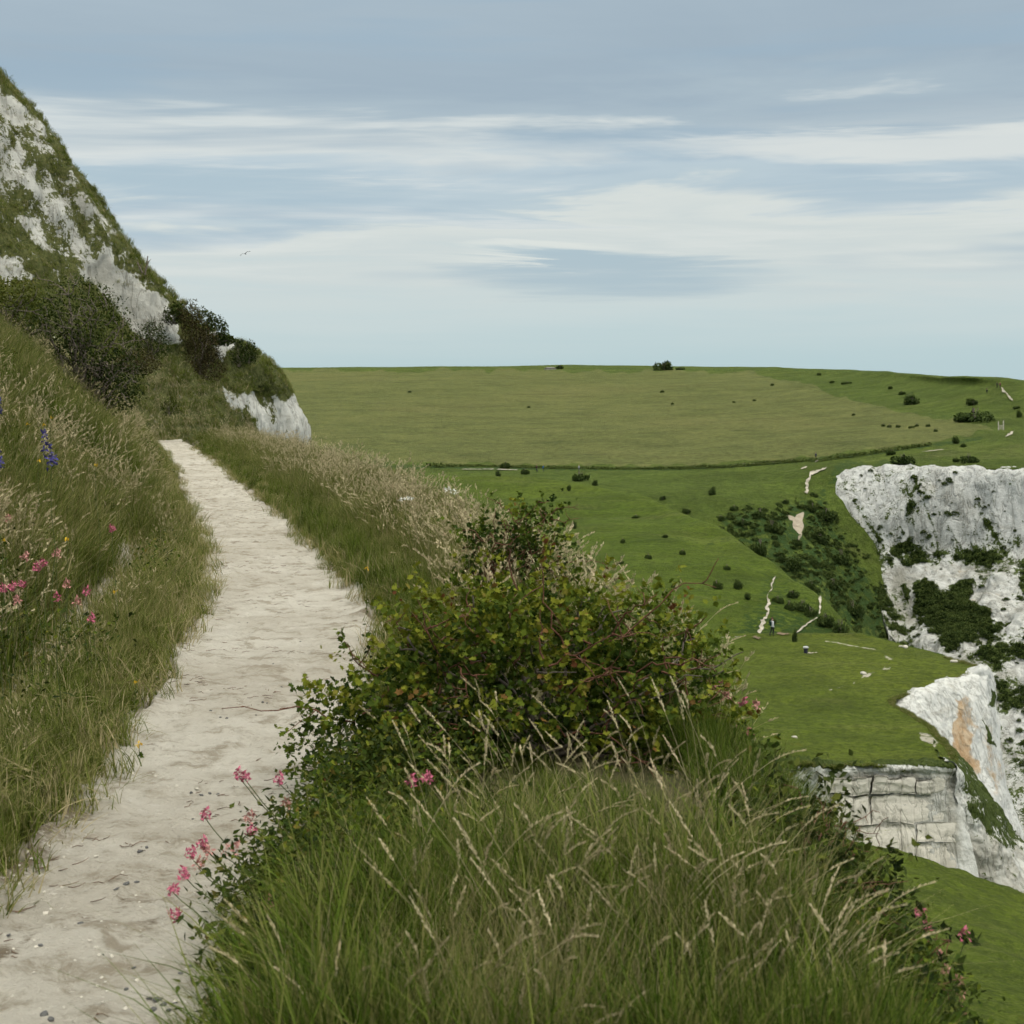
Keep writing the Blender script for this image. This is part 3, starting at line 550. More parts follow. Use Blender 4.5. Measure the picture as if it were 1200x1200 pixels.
# ---- the long cliff beyond the gully
def far_cliff():
    top = [(960, 580, 309), (968, 570, 311), (980, 562, 311), (998, 554, 310), (1012, 551, 309), (1060, 549, 304), (1120, 551, 298), (1200, 551, 290), (1360, 553, 276)]
    back = [(958, 592, 322), (970, 580, 323), (1000, 562, 323), (1030, 556, 320), (1120, 556, 312), (1200, 556, 303), (1360, 558, 290)]
    r1 = [(980, 600, 304), (1004, 602, 303), (1060, 602, 299), (1120, 602, 294), (1200, 602, 286), (1360, 602, 272)]
    r2 = [(1000, 640, 300), (1030, 650, 299), (1075, 655, 296), (1130, 655, 290), (1200, 655, 281), (1360, 655, 267)]
    r3 = [(1026, 700, 287), (1052, 710, 286), (1080, 712, 282), (1130, 710, 275), (1200, 705, 268), (1360, 705, 256)]
    r4 = [(1044, 765, 270), (1066, 775, 268), (1090, 780, 262), (1130, 780, 256), (1200, 775, 252), (1360, 770, 240)]
    r5 = [(1050, 850, 252), (1075, 870, 246), (1090, 880, 240), (1150, 880, 236), (1200, 880, 232), (1360, 870, 222)]
    r6 = [(950, 1000, 222), (1040, 1010, 220), (1100, 1015, 215), (1200, 1020, 208), (1360, 1010, 200)]
    for r_ in (top, r1, r2, r3, r4, r5, r6): a_ = r_[0]; r_.insert(0, (a_[0] - 9, a_[1] + (6 if r_ is top else -4), a_[2] + 26))
    V = loft([back, top, r1, r2, r3, r4, r5, r6], 420, 430, 3); n = normals(V); px, py = pix(V)
    lip = sst(575, 552, py) * (np.linspace(0, 1, 430)[:, None] > .06); V[..., 2] += lip * fbm(V * [1, 1, 0], 1 / 3.5, 4, 115, .6) * 1.3
    ledge = polymask([(1070, 668), (1180, 665), (1230, 760), (1100, 770)], px, py, 22)
    V += n * (fbm(V * [1, 1, 0.3], 1 / 9., 5, 101) * 2.6 * sst(549, 575, py) + fbm(V * [1, 1, .3], 1 / 2.0, 3, 102) * 0.45 + 1.5 * ledge * (0.5 + fbm(V, 1 / 3.0, 3, 103)))[..., None]
    px, py = pix(V); nz = fbm(V, 1 / 6., 4, 110)
    veg = 0.25 + 0.34 * nz + .22 * fbm(np.stack([V[..., 0] + V[..., 2] * .45, V[..., 1], V[..., 2] * .2], -1), 1 / 2.8, 4, 116, .6) + 0.16 * fbm(V * [1, 1, .4], 1 / 2.2, 3, 111) + .10 * sst(610, 680, py)
    for pl, w, s in (([(1043, 636), (1060, 630), (1085, 640), (1120, 638), (1150, 640), (1178, 655), (1165, 668), (1130, 660), (1095, 664), (1060, 666), (1046, 655)], .75, 6),
                  ([(1066, 682), (1085, 676), (1105, 690), (1135, 678), (1145, 700), (1165, 715), (1172, 735), (1165, 750), (1135, 752), (1110, 765), (1085, 735), (1070, 710)], .95, 6),
                  ([(1120, 765), (1150, 752), (1200, 745), (1260, 770), (1260, 800), (1190, 790), (1150, 785)], .7, 8),
                  ([(1165, 785), (1195, 800), (1240, 820), (1240, 900), (1175, 860)], .8, 8),
                  ([(1008, 640), (1025, 648), (1042, 690), (1060, 730), (1078, 765), (1040, 770), (1030, 720), (1018, 690)], .66, 5),
                  ([(1170, 640), (1190, 655), (1260, 650), (1260, 700), (1200, 690), (1175, 670)], .62, 8),
                  ([(1100, 602), (1112, 598), (1125, 604), (1112, 608)], .7, 3), ([(1060, 570), (1078, 565), (1090, 575), (1072, 582)], .5, 4), ([(1062, 592), (1070, 590), (1074, 596), (1064, 598)], .7, 2),
                  ([(1128, 552), (1134, 552), (1150, 590), (1175, 660), (1165, 660), (1145, 605)], .55, 3),
                  ([(985, 712), (1010, 700), (1050, 770), (985, 770)], .55, 8)):
        veg = np.maximum(veg, (w * .96 + .45 * nz + .5 * fbm(V, 1 / 2.5, 4, 112, .65)) * polymask(pl, px, py, s * 1.5))
    for ln, wd in (([(1000, 585), (1030, 630), (1062, 690), (1080, 740)], 3.5), ([(1072, 556), (1085, 595), (1100, 640)], 2.2), ([(1100, 600), (1125, 640), (1150, 700)], 2.5), ([(1150, 595), (1180, 650), (1205, 700)], 3), ([(1040, 580), (1052, 610), (1070, 640)], 1.8), ([(1180, 560), (1192, 600), (1210, 650)], 2.2), ([(1030, 690), (1052, 730), (1070, 770)], 4)):
        veg = np.maximum(veg, (.56 + .5 * nz + .4 * fbm(V, 1 / 2., 3, 117)) * linemask(ln, px + 5 * nz, py, wd, 3))
    for pl in ([(1040, 668), (1062, 662), (1100, 662), (1145, 664), (1140, 678), (1105, 686), (1082, 676), (1062, 684), (1042, 688)], [(1140, 690), (1180, 672), (1178, 690), (1210, 725), (1180, 745), (1165, 715), (1148, 708), (1135, 705)],
               [(1064, 690), (1068, 692), (1070, 745), (1066, 745)], [(1018, 690), (1024, 692), (1046, 752), (1038, 752), (1024, 720)], [(1130, 757), (1148, 752), (1158, 745), (1150, 760), (1138, 764)], [(1176, 775), (1200, 772), (1215, 800), (1190, 792)], [(1172, 840), (1200, 830), (1220, 870), (1180, 868)], [(1000, 728), (1014, 722), (1030, 748), (1010, 752)]):
        veg *= 1 - 0.85 * polymask(pl, px, py, 3)
        st = 0.22 * polymask([(1060, 655), (1150, 655), (1200, 690), (1190, 740), (1060, 690)], px, py, 15)
    M = np.stack([np.clip(veg, 0, 1), st, 0.15 + 0.2 * sst(620, 700, py)], -1)
    o, b = patch('far_chalk_cliff', V, CH_FAR, M, 'long white chalk cliff beyond the gully, patched with dark scrub', 'cliff')
    return o, b, V, M
FCLIFF, B_FCLIFF, VFC, MFC = far_cliff()

# ---- grass slope dropping away below the foreground
def lower_slope():
    rows = [[(700, 960, 92), (890, 1010, 90), (1000, 1030, 88), (1120, 1060, 87), (1250, 1090, 85), (1500, 1150, 82)],
            [(700, 880, 78), (850, 905, 77), (890, 926, 77), (930, 955, 77), (965, 978, 76.5), (1050, 1000, 75.5), (1120, 1020, 74.5), (1200, 1047, 73), (1300, 1080, 71), (1500, 1150, 68)],
            [(700, 930, 68), (890, 975, 67), (960, 1010, 66), (1050, 1040, 65), (1120, 1060, 64), (1200, 1085, 63), (1300, 1115, 61), (1500, 1190, 58)],
            [(700, 1060, 50), (890, 1080, 50), (960, 1100, 50), (1050, 1120, 50), (1200, 1160, 48), (1300, 1190, 47), (1500, 1260, 45)],
            [(700, 1190, 33), (890, 1210, 34), (1050, 1240, 34), (1200, 1260, 34), (1300, 1285, 33), (1500, 1350, 32)],
            [(500, 1330, 20), (890, 1360, 20), (1050, 1380, 20), (1300, 1420, 20), (1500, 1480, 20)]]
    V = loft(rows, 260, 200, 4); V[..., 2] += fbm(V, 1 / 9., 3, 121) * 0.5 + fbm(V, 1 / 1.6, 4, 122, .6) * 0.30
    px, py = pix(V)
    scrub_shade = 0.33 * sst(0.15, 0.5, fbm(V, 1 / 5., 3, 123)); M = np.stack([scrub_shade, 0 * scrub_shade, 0.3 * sst(0.1, .5, fbm(V, 1 / 7., 3, 124))], -1)
    o, b = patch('lower_slope', V, G_SHELF, M, 'steep green grass slope below the flowering verge', 'slope')
    return o, b, V
LOWER, B_LOWER, VLOW = lower_slope()

# ---- foreground: verge, path and bank
PY = np.array([-6, 0, 3.56, 3.82, 4.63, 5.38, 6.43, 7.75, 9.4, 11, 13.9, 18.8, 22.9, 29.3, 37.7, 48, 60])
PL = np.array([-1.3, -1.62, -1.72, -1.72, -1.68, -1.69, -1.80, -1.95, -2.2, -2.43, -3.04, -4.3, -5.4, -7.0, -9.3, -12.3, -17])
PR = np.array([0.1, -0.5, -0.74, -0.76, -0.73, -0.71, -0.70, -0.70, -0.82, -1.18, -1.90, -3.14, -4.3, -6.0, -8.35, -11.4, -16])
EDGE = np.interp  # the brow where the verge breaks away, metres right of the path's right edge
def left_edge(Y): return np.interp(Y, PY, PL)
def right_edge(Y): return np.interp(Y, PY, PR)
def brow(Y): return right_edge(Y) + np.interp(Y, [0, 3, 3.5, 4.2, 5, 6, 8, 10, 14, 25, 45], [1.2, 1.36, 1.44, 1.46, 1.46, 1.25, .95, .82, 1.35, 1.6, 1.9])
def fground(x, Y):
    """height of the foreground ground"""
    l, r, b = left_edge(Y), right_edge(Y), brow(Y)
    sl = l - x; sr = x - r
    st = np.interp(Y, [0, 6, 12, 16, 60], [0.85, 0.85, 0.72, 0.15, 0.1])            # where the bank starts, left of the path
    hb = 0.10 * sst(0, 0.25, sl) - 0.05 * np.exp(-((sl - 0.62) / 0.16) ** 2) * (Y < 14)
    up = np.maximum(sl - st, 0); hb = hb + np.where(up < 2.0, up * 0.92, 1.84 + (up - 2.0) * 0.62)
    hr = 0.10 * sst(0, 0.3, sr) + 0.06 * np.maximum(sr, 0)
    dn = np.maximum(x - b, 0); k = np.interp(Y, [6, 12], [2.6, 1.0]); hr = hr - np.where(dn < 0.6, dn ** 2 * 0.9 * k, (0.324 + (dn - 0.6) * 1.12) * k)
    p = np.stack([x, Y, 0 * x], -1)
    z = np.where(x < l, hb, np.where(x > r, hr, -0.02 * (1 - ((x - (l + r) / 2) / ((r - l) / 2)) ** 2)))
    return z + fbm(p, 0.9, 3, 131) * 0.05 * sst(0, 0.5, np.maximum(sl, sr)) + fbm(p, 4, 2, 132) * 0.015
def foreground():
    Yv = np.concatenate([np.linspace(-4, 2.2, 16)[:-1], np.geomspace(2.2, 46, 330)])
    s = np.concatenate([-np.geomspace(0.03, 12, 110)[::-1], np.linspace(0, 1, 30)[1:-1], 1 + np.geomspace(0.03, 30, 130)])
    Yg, sg = np.meshgrid(Yv, s, indexing='ij'); l, r = left_edge(Yg), right_edge(Yg)
    x = np.where(sg < 0, l + sg, np.where(sg > 1, r + sg - 1, l + (r - l) * sg))
    z = fground(x, Yg) - 0.03 * ((sg > 0) & (sg < 1))
    V = np.stack([x, Yg, z], -1); sl = l - x
    trk = np.exp(-((sl - 0.64 - 0.08 * fbm(V, 1.2, 2, 5)) / 0.2) ** 4) * sst(4.5, 5.5, Yg) * sst(14.5, 12.5, Yg)
    near = sst(0.18, 0.0, np.maximum(sl, x - r))
    M = np.stack([np.maximum(trk * 0.9, near * 0.6), 0 * trk, 0 * trk], -1)
    return patch('ground', V, SOIL, M, 'earthy bank and verge carrying the tall grass either side of the path', 'ground')
GROUND, B_GROUND = foreground()
def path():
    Yv = np.geomspace(1.5, 52, 620); u = np.linspace(0, 1, 90)
    Yg, ug = np.meshgrid(Yv, u, indexing='ij')
    q = np.stack([Yg, 0 * Yg, 0 * Yg], -1)
    l = left_edge(Yg) - 0.03 + 0.22 * fbm(q, 1.5, 4, 141, 0.65) * np.minimum(1, Yg / 8); r = right_edge(Yg) + 0.03 + 0.24 * fbm(q + 50, 1.3, 4, 142, 0.65) * np.minimum(1, Yg / 8)
    x = l + (r - l) * ug
    z = -0.02 * (1 - (2 * ug - 1) ** 2) + 0.012
    p = np.stack([x * 1.3, Yg * 1.6, 0 * x], -1)
    st = fbm(p, 2.2, 5, 143); z = z + 0.036 * st + 0.014 * np.round(fbm(p, 1.1, 3, 146) * 5) / 5 + 0.026 * fbm(p, 9, 4, 144, .7)
    e = np.minimum(ug, 1 - ug); z = z + 0.05 * sst(0.14, 0.0, e) * (0.4 + fbm(p, 3, 3, 145)) - 0.09 * sst(0.03, 0, e)
    V = np.stack([x, Yg, z], -1)
    dirt = 0.45 * sst(0.16, 0.0, e) + 0.50 * sst(0.05, 0.5, fbm(p, 1.3, 4, 147, .65)) + .3 * sst(.15, .5, fbm(p, 7, 3, 148)) + 0.38 * np.exp(-((ug - 0.1) / 0.15) ** 2) * sst(7, 4.5, Yg)
    M = np.stack([dirt, 0 * dirt, 0 * dirt], -1)
    return patch('path', V, PATHM, M, 'trodden white chalk footpath bending away round the hill', 'path')
PATH, B_PATH = path()

# ---- chalk hillside on the left
SIL = [(-160, -120), (-60, 0), (0, 78), (30, 108), (70, 160), (110, 213), (150, 268), (185, 330), (205, 360), (235, 378), (262, 380), (290, 394), (315, 408), (333, 424), (345, 440), (352, 458), (357, 480), (359, 510), (360, 540)]
SIL = [(a - (6 if a < 300 else 15), b + 13) for a, b in SIL]
def left_hill():
    sx = np.array([a for a, b in SIL], float); sy = np.array([b for a, b in SIL], float)
    nu, nv = 460, 330
    t = np.r_[0, np.cumsum(np.hypot(np.diff(sx), np.diff(sy)))]; u = np.linspace(0, t[-1], nu)
    X, Yp = np.interp(u, t, sx), np.interp(u, t, sy)
    for _ in range(6): Yp[1:-1] = (Yp[:-2] + 2 * Yp[1:-1] + Yp[2:]) / 4
    Yt = np.interp(X, [-160, 0, 100, 200, 300, 345, 360], [47, 49, 50, 52, 55, 57, 58])
    bx = np.interp(X, [-160, 0, 200, 345, 352, 357, 360], [-200, -30, 150, 270, 290, 318, 345]); by = np.interp(X, [-160, 100, 345, 360], [560, 560, 552, 548])
    Yb = np.interp(X, [-160, 0, 100, 200, 300, 345, 360], [33, 36, 39, 43, 47, 50, 53])
    rows = []
    rows.append(P(X - 10, Yp + 90, Yt + 22)); rows.append(P(X - 2, Yp + 14, Yt + 6)); rows.append(P(X, Yp, Yt))
    bulge = np.interp(X, [0, 100, 150, 205, 240, 360], [0, 0, 0, 0, 0, 0])
    for k, f in ((0.25, 0.18), (0.5, 0.42), (0.75, 0.70), (1.0, 1.0)):
        a = X + (bx - X) * k; b = Yp + (by - Yp) * k
        Yk = Yt + (Yb - Yt) * f
        rows.append(P(a, b, Yk))
    V = crom(np.stack(rows), nv); n = normals(V); px, py = pix(V)
    cl = np.maximum(polymask([(95, 300), (140, 300), (190, 345), (210, 375), (208, 405), (170, 400), (130, 380), (100, 345)], px, py, 12), polymask([(-20, 100), (30, 110), (80, 175), (130, 280), (100, 330), (-20, 330)], px, py, 15))
    oc = polymask([(255, 462), (300, 458), (352, 455), (365, 540), (330, 540), (290, 490)], px, py, 8)
    V += n * (fbm(V * [1, 1, 0.6], 1 / 2.6, 4, 151) * 0.55 * (0.35 + cl + oc) + fbm(V * [1, 1, 0.35], 1 / 0.7, 4, 152) * 0.18 * (0.4 + 1.5 * cl + 2.0 * oc) + fbm(V, 1 / 9., 3, 153) * 0.5)[..., None]
    px, py = pix(V)
    nz = fbm(np.stack([px / 60 + py / 150, py / 170 - px / 200, 0 * px], -1) * 2.0, 1.0, 3, 160)
    veg = 0.95 - .13 * polymask([(-60, 100), (30, 118), (75, 180), (120, 235), (185, 345), (120, 330), (-60, 330)], px, py, 8) + 0 * px
    for pl, w, s in (([(-20, 95), (18, 112), (42, 140), (68, 172), (60, 178), (40, 172), (20, 190), (-20, 175)], .35, 9), ([(18, 165), (26, 170), (28, 192), (20, 192)], .5, 3),
                  ([(-20, 190), (10, 195), (42, 203), (62, 228), (88, 265), (108, 300), (100, 302), (72, 262), (50, 236), (22, 215), (8, 240), (-20, 240)], .42, 8),
                  ([(24, 252), (44, 255), (54, 285), (58, 295), (40, 280)], .42, 4), ([(88, 225), (120, 252), (142, 272), (160, 298), (150, 290), (120, 268), (95, 245)], .40, 6),
                  ([(95, 320), (115, 303), (150, 318), (172, 335), (190, 345), (205, 370), (210, 400), (185, 402), (165, 395), (145, 372), (128, 352)], .98, 4), ([(120, 290), (128, 298), (140, 315), (118, 312)], .6, 4),
                  ([(-20, 300), (20, 305), (40, 325), (-20, 325)], .42, 4),
                  ([(226, 360), (236, 362), (247, 376), (244, 384), (232, 378)], .98, 2), ([(243, 391), (268, 388), (280, 398), (276, 410), (268, 412), (262, 428), (252, 410)], .98, 2),
                  ([(248, 460), (262, 455), (275, 462), (300, 466), (320, 472), (338, 465), (352, 456), (364, 500), (364, 545), (330, 545), (295, 490), (270, 475)], .78, 5)):
        veg -= w * polymask(pl, px, py, s) * (1 if w > .9 else 1.0)
    for pl, w, s in (([(318, 470), (326, 470), (322, 500), (316, 490)], .5, 3), ([(300, 462), (308, 466), (306, 480), (300, 476)], .5, 3), ([(340, 500), (352, 512), (358, 530), (345, 525)], .4, 4)):
        veg += w * polymask(pl, px, py, s)
    veg = veg + np.where(veg < .9, .75, 0.0) * fbm(V * [1, 1, .7], 1 / .8, 4, 170, .7) * (1 - polymask([(100, 318), (150, 312), (215, 375), (210, 410), (140, 400)], px, py, 6))
    buff = 0.85 * polymask([(243, 391), (268, 388), (280, 398), (276, 410), (268, 412), (262, 428), (252, 410)], px, py, 2)
    M = np.stack([np.clip(veg, 0, 1), 0 * veg, 0.1 + 0.25 * cl], -1)
    o, b = patch('chalk_hillside', V, CH_HILL, M, 'steep chalk hillside rising on the left, streaked with turf', 'hillside')
    return o, b, V, M
LHILL, B_LHILL, VLH, MLH = left_hill()

# ---- the sea below everything
def sea():
    m, t = newmat('sea_water'); v = t.n('ShaderNodeTexCoord').outputs['Object']
    n = t.noise(v, 0.05, 5, 0.6)
    out(t, princ(t, (0.03, 0.07, 0.085, 1), 0.18, n, 0.3, 1.0, 0.5))
    g = np.linspace(-30000, 30000, 9); a, b = np.meshgrid(g, g)
    o = mk('sea', np.stack([a, b, -75 + 0 * a], -1), gridfaces(9, 9), m); tag(o, 'grey-green sea far below the cliffs', 'sea', None, 'structure')
sea()

# ---- worn tracks laid over the far slopes
def track(pts, trees, mat, label, lift=0.12):
    q = np.array(pts, float); d = np.r_[0, np.cumsum(np.hypot(*np.diff(q[:, :2], axis=0).T))]
    n = max(8, int(d[-1] / .8)); t = np.linspace(0, d[-1], n); px, py, w = (np.interp(t, d, q[:, c]) for c in range(3))
    Vs, ok = [], []
    tx, ty = np.gradient(px), np.gradient(py); L = np.hypot(tx, ty) + 1e-9; nx, ny = -ty / L, tx / L
    jl, jr = (.72 + .75 * fbm(np.stack([t / 2.2 + sd, 0 * t, 0 * t], -1), 1.0, 3, 71) * 1.6 for sd in (q[0, 0], q[0, 1] + 40)); tp = np.minimum(1, np.minimum(np.arange(n), np.arange(n)[::-1]) / 3 + .15)
    for i in range(n):
        for s in (-1, -0.33, 0.33, 1):
            a = s * w[i] * tp[i] * (jl[i] if s < 0 else jr[i]) / 2; h = hit(trees, px[i] + nx[i] * a, py[i] + ny[i] * a)
            Vs.append((h.x, h.y, h.z + lift) if h is not None else (Vs[-1] if Vs else (0, 300, -30)))
    o = mk('path', np.array(Vs), gridfaces(n, 4), mat); tag(o, label, 'path', None, 'structure')
TR = [B_HILL, B_SLOPE, B_SHELF]
track([(890, 744, 6), (892, 734, 6), (897, 724, 5), (901, 718, 4), (897, 713, 3), (902, 708, 3), (899, 700, 2.0), (901, 695, 1.2), (905, 691, 1.6), (904, 686, 2), (907, 680, 2.2), (909, 676, 1)], [B_SLOPE], FARPATH, 'winding bare track climbing the green slope behind the walker')
track([(960, 722, 2), (961, 712, 3.5), (961, 704, 3), (962, 699, 1.5)], TR, FARPATH, 'short pale steps on the gully rim', 0.2)
track([(933, 744, 2), (940, 737, 2.4), (948, 731, 2), (958, 725, 1.5)], TR, FARPATH, 'pale diagonal track leading from the shelf to the gully rim', 0.15)
track([(946, 580, 4), (945, 572, 5), (948, 563, 4), (950, 556, 4.5), (958, 553, 3), (969, 549, 1.5)], [B_HILL], FARPATH, 'white chalk path dropping into the gully beside the far cliff', 0.3)
track([(938, 551, 1.2), (942, 549, 2), (946, 548, 2)], [B_HILL], FARPATH, 'small chalk patch above the gully path', 0.3)
track([(955, 543, 1.2), (957, 541, 2.5), (959, 539, 2.5)], [B_HILL], FARPATH, 'small chalk patch below the hedge walker', 0.3)
track([(860, 546, 0.5), (900, 543, 1.0), (930, 540.5, 0.7)], [B_HILL], FARPATH, 'thin pale footpath along the bottom of the hayfield', 0.3)
track([(1080, 531, 0.5), (1095, 529, 0.9), (1106, 528, 0.5)], [B_HILL], FARPATH, 'faint pale streak of footpath on the cliff-top turf', 0.3)
track([(1178, 513, 2), (1183, 510, 3), (1189, 506, 2.5)], [B_HILL], FARPATH, 'pinkish bare patch of track beyond the gate', 0.3)
track([(1173, 455, 1.2), (1176, 459, 3), (1179, 461.5, 2), (1181, 464, 1), (1184, 468, 3.2), (1187, 471, 1)], [B_HILL], FARPATH, 'white chalk track under the two skyline walkers', 0.4)
track([(540, 551, 0.5), (580, 551, 0.9), (607, 552, 0.8)], TR, FARPATH, 'thin pale footpath left of the walking couple', 0.3)
track([(910, 744, 2.5), (918, 743.5, 3.5), (925, 744, 2.5)], [B_SHELF, B_SLOPE], EARTH, 'brown bare earth patch beside the walker with a backpack', 0.12)
track([(882, 747.5, 2), (888, 748.5, 3.5), (892, 749, 1.5)], [B_SHELF, B_SLOPE], EARTH, 'brown earth patch at the foot of the winding track', 0.12)
track([(946, 766, 1.5), (952, 766, 3), (958, 765, 1)], [B_SHELF], FARPATH, 'pale bare patch beside the dark capped post', 0.06)

# ================================================================== PLANTS
def rotm(n, tilt=None):
    """random rotations: yaw, plus a lean"""
    a = rng.uniform(0, 2 * np.pi, n); b = rng.uniform(-1, 1, n) * (1.2 if tilt is None else tilt); c = rng.uniform(-1, 1, n) * (1.2 if tilt is None else tilt)
    ca, sa, cb, sb, cc, sc = np.cos(a), np.sin(a), np.cos(b), np.sin(b), np.cos(c), np.sin(c); O, Z = np.ones(n), np.zeros(n)
    A = np.array([[ca, -sa, Z], [sa, ca, Z], [Z, Z, O]]); B = np.array([[O, Z, Z], [Z, cb, -sb], [Z, sb, cb]]); C = np.array([[cc, Z, sc], [Z, O, Z], [-sc, Z, cc]])
    return np.einsum('ijn,jkn,kln->nil', A, B, C)
LOBED = (np.array([[0, 0, 0], [.20, .22, .05], [.46, .34, .10], [.24, .46, .06], [.44, .68, .10], [.18, .74, .05], [0, 1, 0], [-.18, .74, .05], [-.44, .68, .10], [-.24, .46, .06], [-.46, .34, .10], [-.20, .22, .05], [0, .5, 0]]),
         np.array([[12, 0, 1], [12, 1, 2], [12, 2, 3], [12, 3, 4], [12, 4, 5], [12, 5, 6], [12, 6, 7], [12, 7, 8], [12, 8, 9], [12, 9, 10], [12, 10, 11], [12, 11, 0]]))
OVAL = (np.array([[0, 0, 0], [.28, .35, .06], [0, 1, 0], [-.28, .35, .06], [0, .4, -.03]]), np.array([[4, 0, 1], [4, 1, 2], [4, 2, 3], [4, 3, 0]]))
CARD = (np.array([[0, 0, 0], [.38, .45, .08], [0, 1, 0], [-.38, .5, .08]]), np.array([[0, 1, 2], [0, 2, 3]]))
def leafcloud(pos, size, tone, tmpl, tilt=None):
    T, Fc = tmpl; n, k = len(pos), len(T)
    V = np.einsum('nij,kj->nki', rotm(n, tilt), T) * np.asarray(size).reshape(-1, 1, 1) + pos[:, None]
    fc = (Fc[None] + (np.arange(n) * k)[:, None, None]).reshape(-1, Fc.shape[1])
    m = np.stack([np.repeat(tone, k), np.tile(T[:, 1], n), np.zeros(n * k)], -1)
    return V.reshape(-1, 3), fc, m
def tube(pts, rad, sides=5):
    pts = np.asarray(pts, float); n = len(pts); rad = np.broadcast_to(rad, (n,)); t = np.gradient(pts, axis=0); t /= np.linalg.norm(t, axis=1, keepdims=True) + 1e-9
    ref = np.where(np.abs(t[:, 2:3]) > 0.9, [[1., 0, 0]], [[0, 0, 1.]]); a = np.cross(t, ref); a /= np.linalg.norm(a, axis=1, keepdims=True) + 1e-9; b = np.cross(t, a)
    th = np.linspace(0, 2 * np.pi, sides, endpoint=False)
    V = pts[:, None] + (np.cos(th)[None, :, None] * a[:, None] + np.sin(th)[None, :, None] * b[:, None]) * rad[:, None, None]
    i = np.arange(n - 1)[:, None] * sides + np.arange(sides)[None]; j = np.arange(n - 1)[:, None] * sides + (np.arange(sides)[None] + 1) % sides
    return V.reshape(-1, 3), np.stack([i, j, j + sides, i + sides], -1).reshape(-1, 4)
def joinm(parts):
    V, Fs, o = [], [], 0
    for v, f in parts: V.append(v); Fs.append(np.asarray(f) + o); o += len(v)
    return np.concatenate(V), np.concatenate(Fs)
def wiggle(a, b, n, amp, sag=0.0):
    a, b = np.asarray(a, float), np.asarray(b, float); t = np.linspace(0, 1, n)[:, None]; L = np.linalg.norm(b - a)
    w = np.cumsum(rng.normal(0, 1, (n, 3)), 0); w -= w[0] + t * (w[-1] - w[0])
    p = a + (b - a) * t + w * amp * L / math.sqrt(n); p[:, 2] += sag * L * (t[:, 0] * (1 - t[:, 0])) * 4; return p

# ---- grass tufts (patterns scattered as uncounted ground cover)
LIB = {}
def library(key, objs):
    c = bpy.data.collections.new(key)
    for i, o in enumerate(objs):
        COL.objects.unlink(o); c.objects.link(o); o.name = f'{key}_{i:02d}'
    LIB[key] = c; return c
def blades(n, h0, h1, spread, width, bend, tone=(0.1, 0.75), dry=0.35, lean=(0, 0)):
    seg = 5; az = rng.uniform(0, 2 * np.pi, n); r = spread * np.sqrt(rng.uniform(0, 1, n)); a2 = rng.uniform(0, 2 * np.pi, n)
    base = np.stack([r * np.cos(a2), r * np.sin(a2), np.zeros(n)], -1); h = rng.uniform(h0, h1, n); bd = bend * rng.uniform(0.15, 1.2, n)
    t = np.linspace(0, 1, seg); d = np.stack([np.cos(az), np.sin(az), 0 * az], -1); sd = np.stack([-np.sin(az), np.cos(az), 0 * az], -1)
    c = base[:, None] + d[:, None] * (bd * h)[:, None, None] * (t ** 2)[None, :, None]
    c[..., 2] += h[:, None] * (t - 0.35 * bd[:, None] * t ** 2.5)
    c[..., 0] += lean[0] * h[:, None] * t ** 1.6; c[..., 1] += lean[1] * h[:, None] * t ** 1.6
    w = width * (0.6 + 0.8 * rng.uniform(0, 1, n))[:, None] * (1 - t ** 1.8 * 0.95)[None] * 0.5
    V = np.stack([c - sd[:, None] * w[..., None], c + sd[:, None] * w[..., None]], 2).reshape(-1, 3)
    i = (np.arange(n) * seg * 2)[:, None] + np.arange(seg - 1)[None] * 2; fc = np.stack([i, i + 1, i + 3, i + 2], -1).reshape(-1, 4)
    tn = rng.uniform(*tone, n); dr = np.where(rng.uniform(0, 1, n) < dry, rng.uniform(0.3, 1, n), 0.0)
    m = np.stack([np.repeat(tn, seg * 2), np.tile(np.repeat(t, 2), n), np.repeat(dr, seg * 2)], -1)
    return V, fc, m
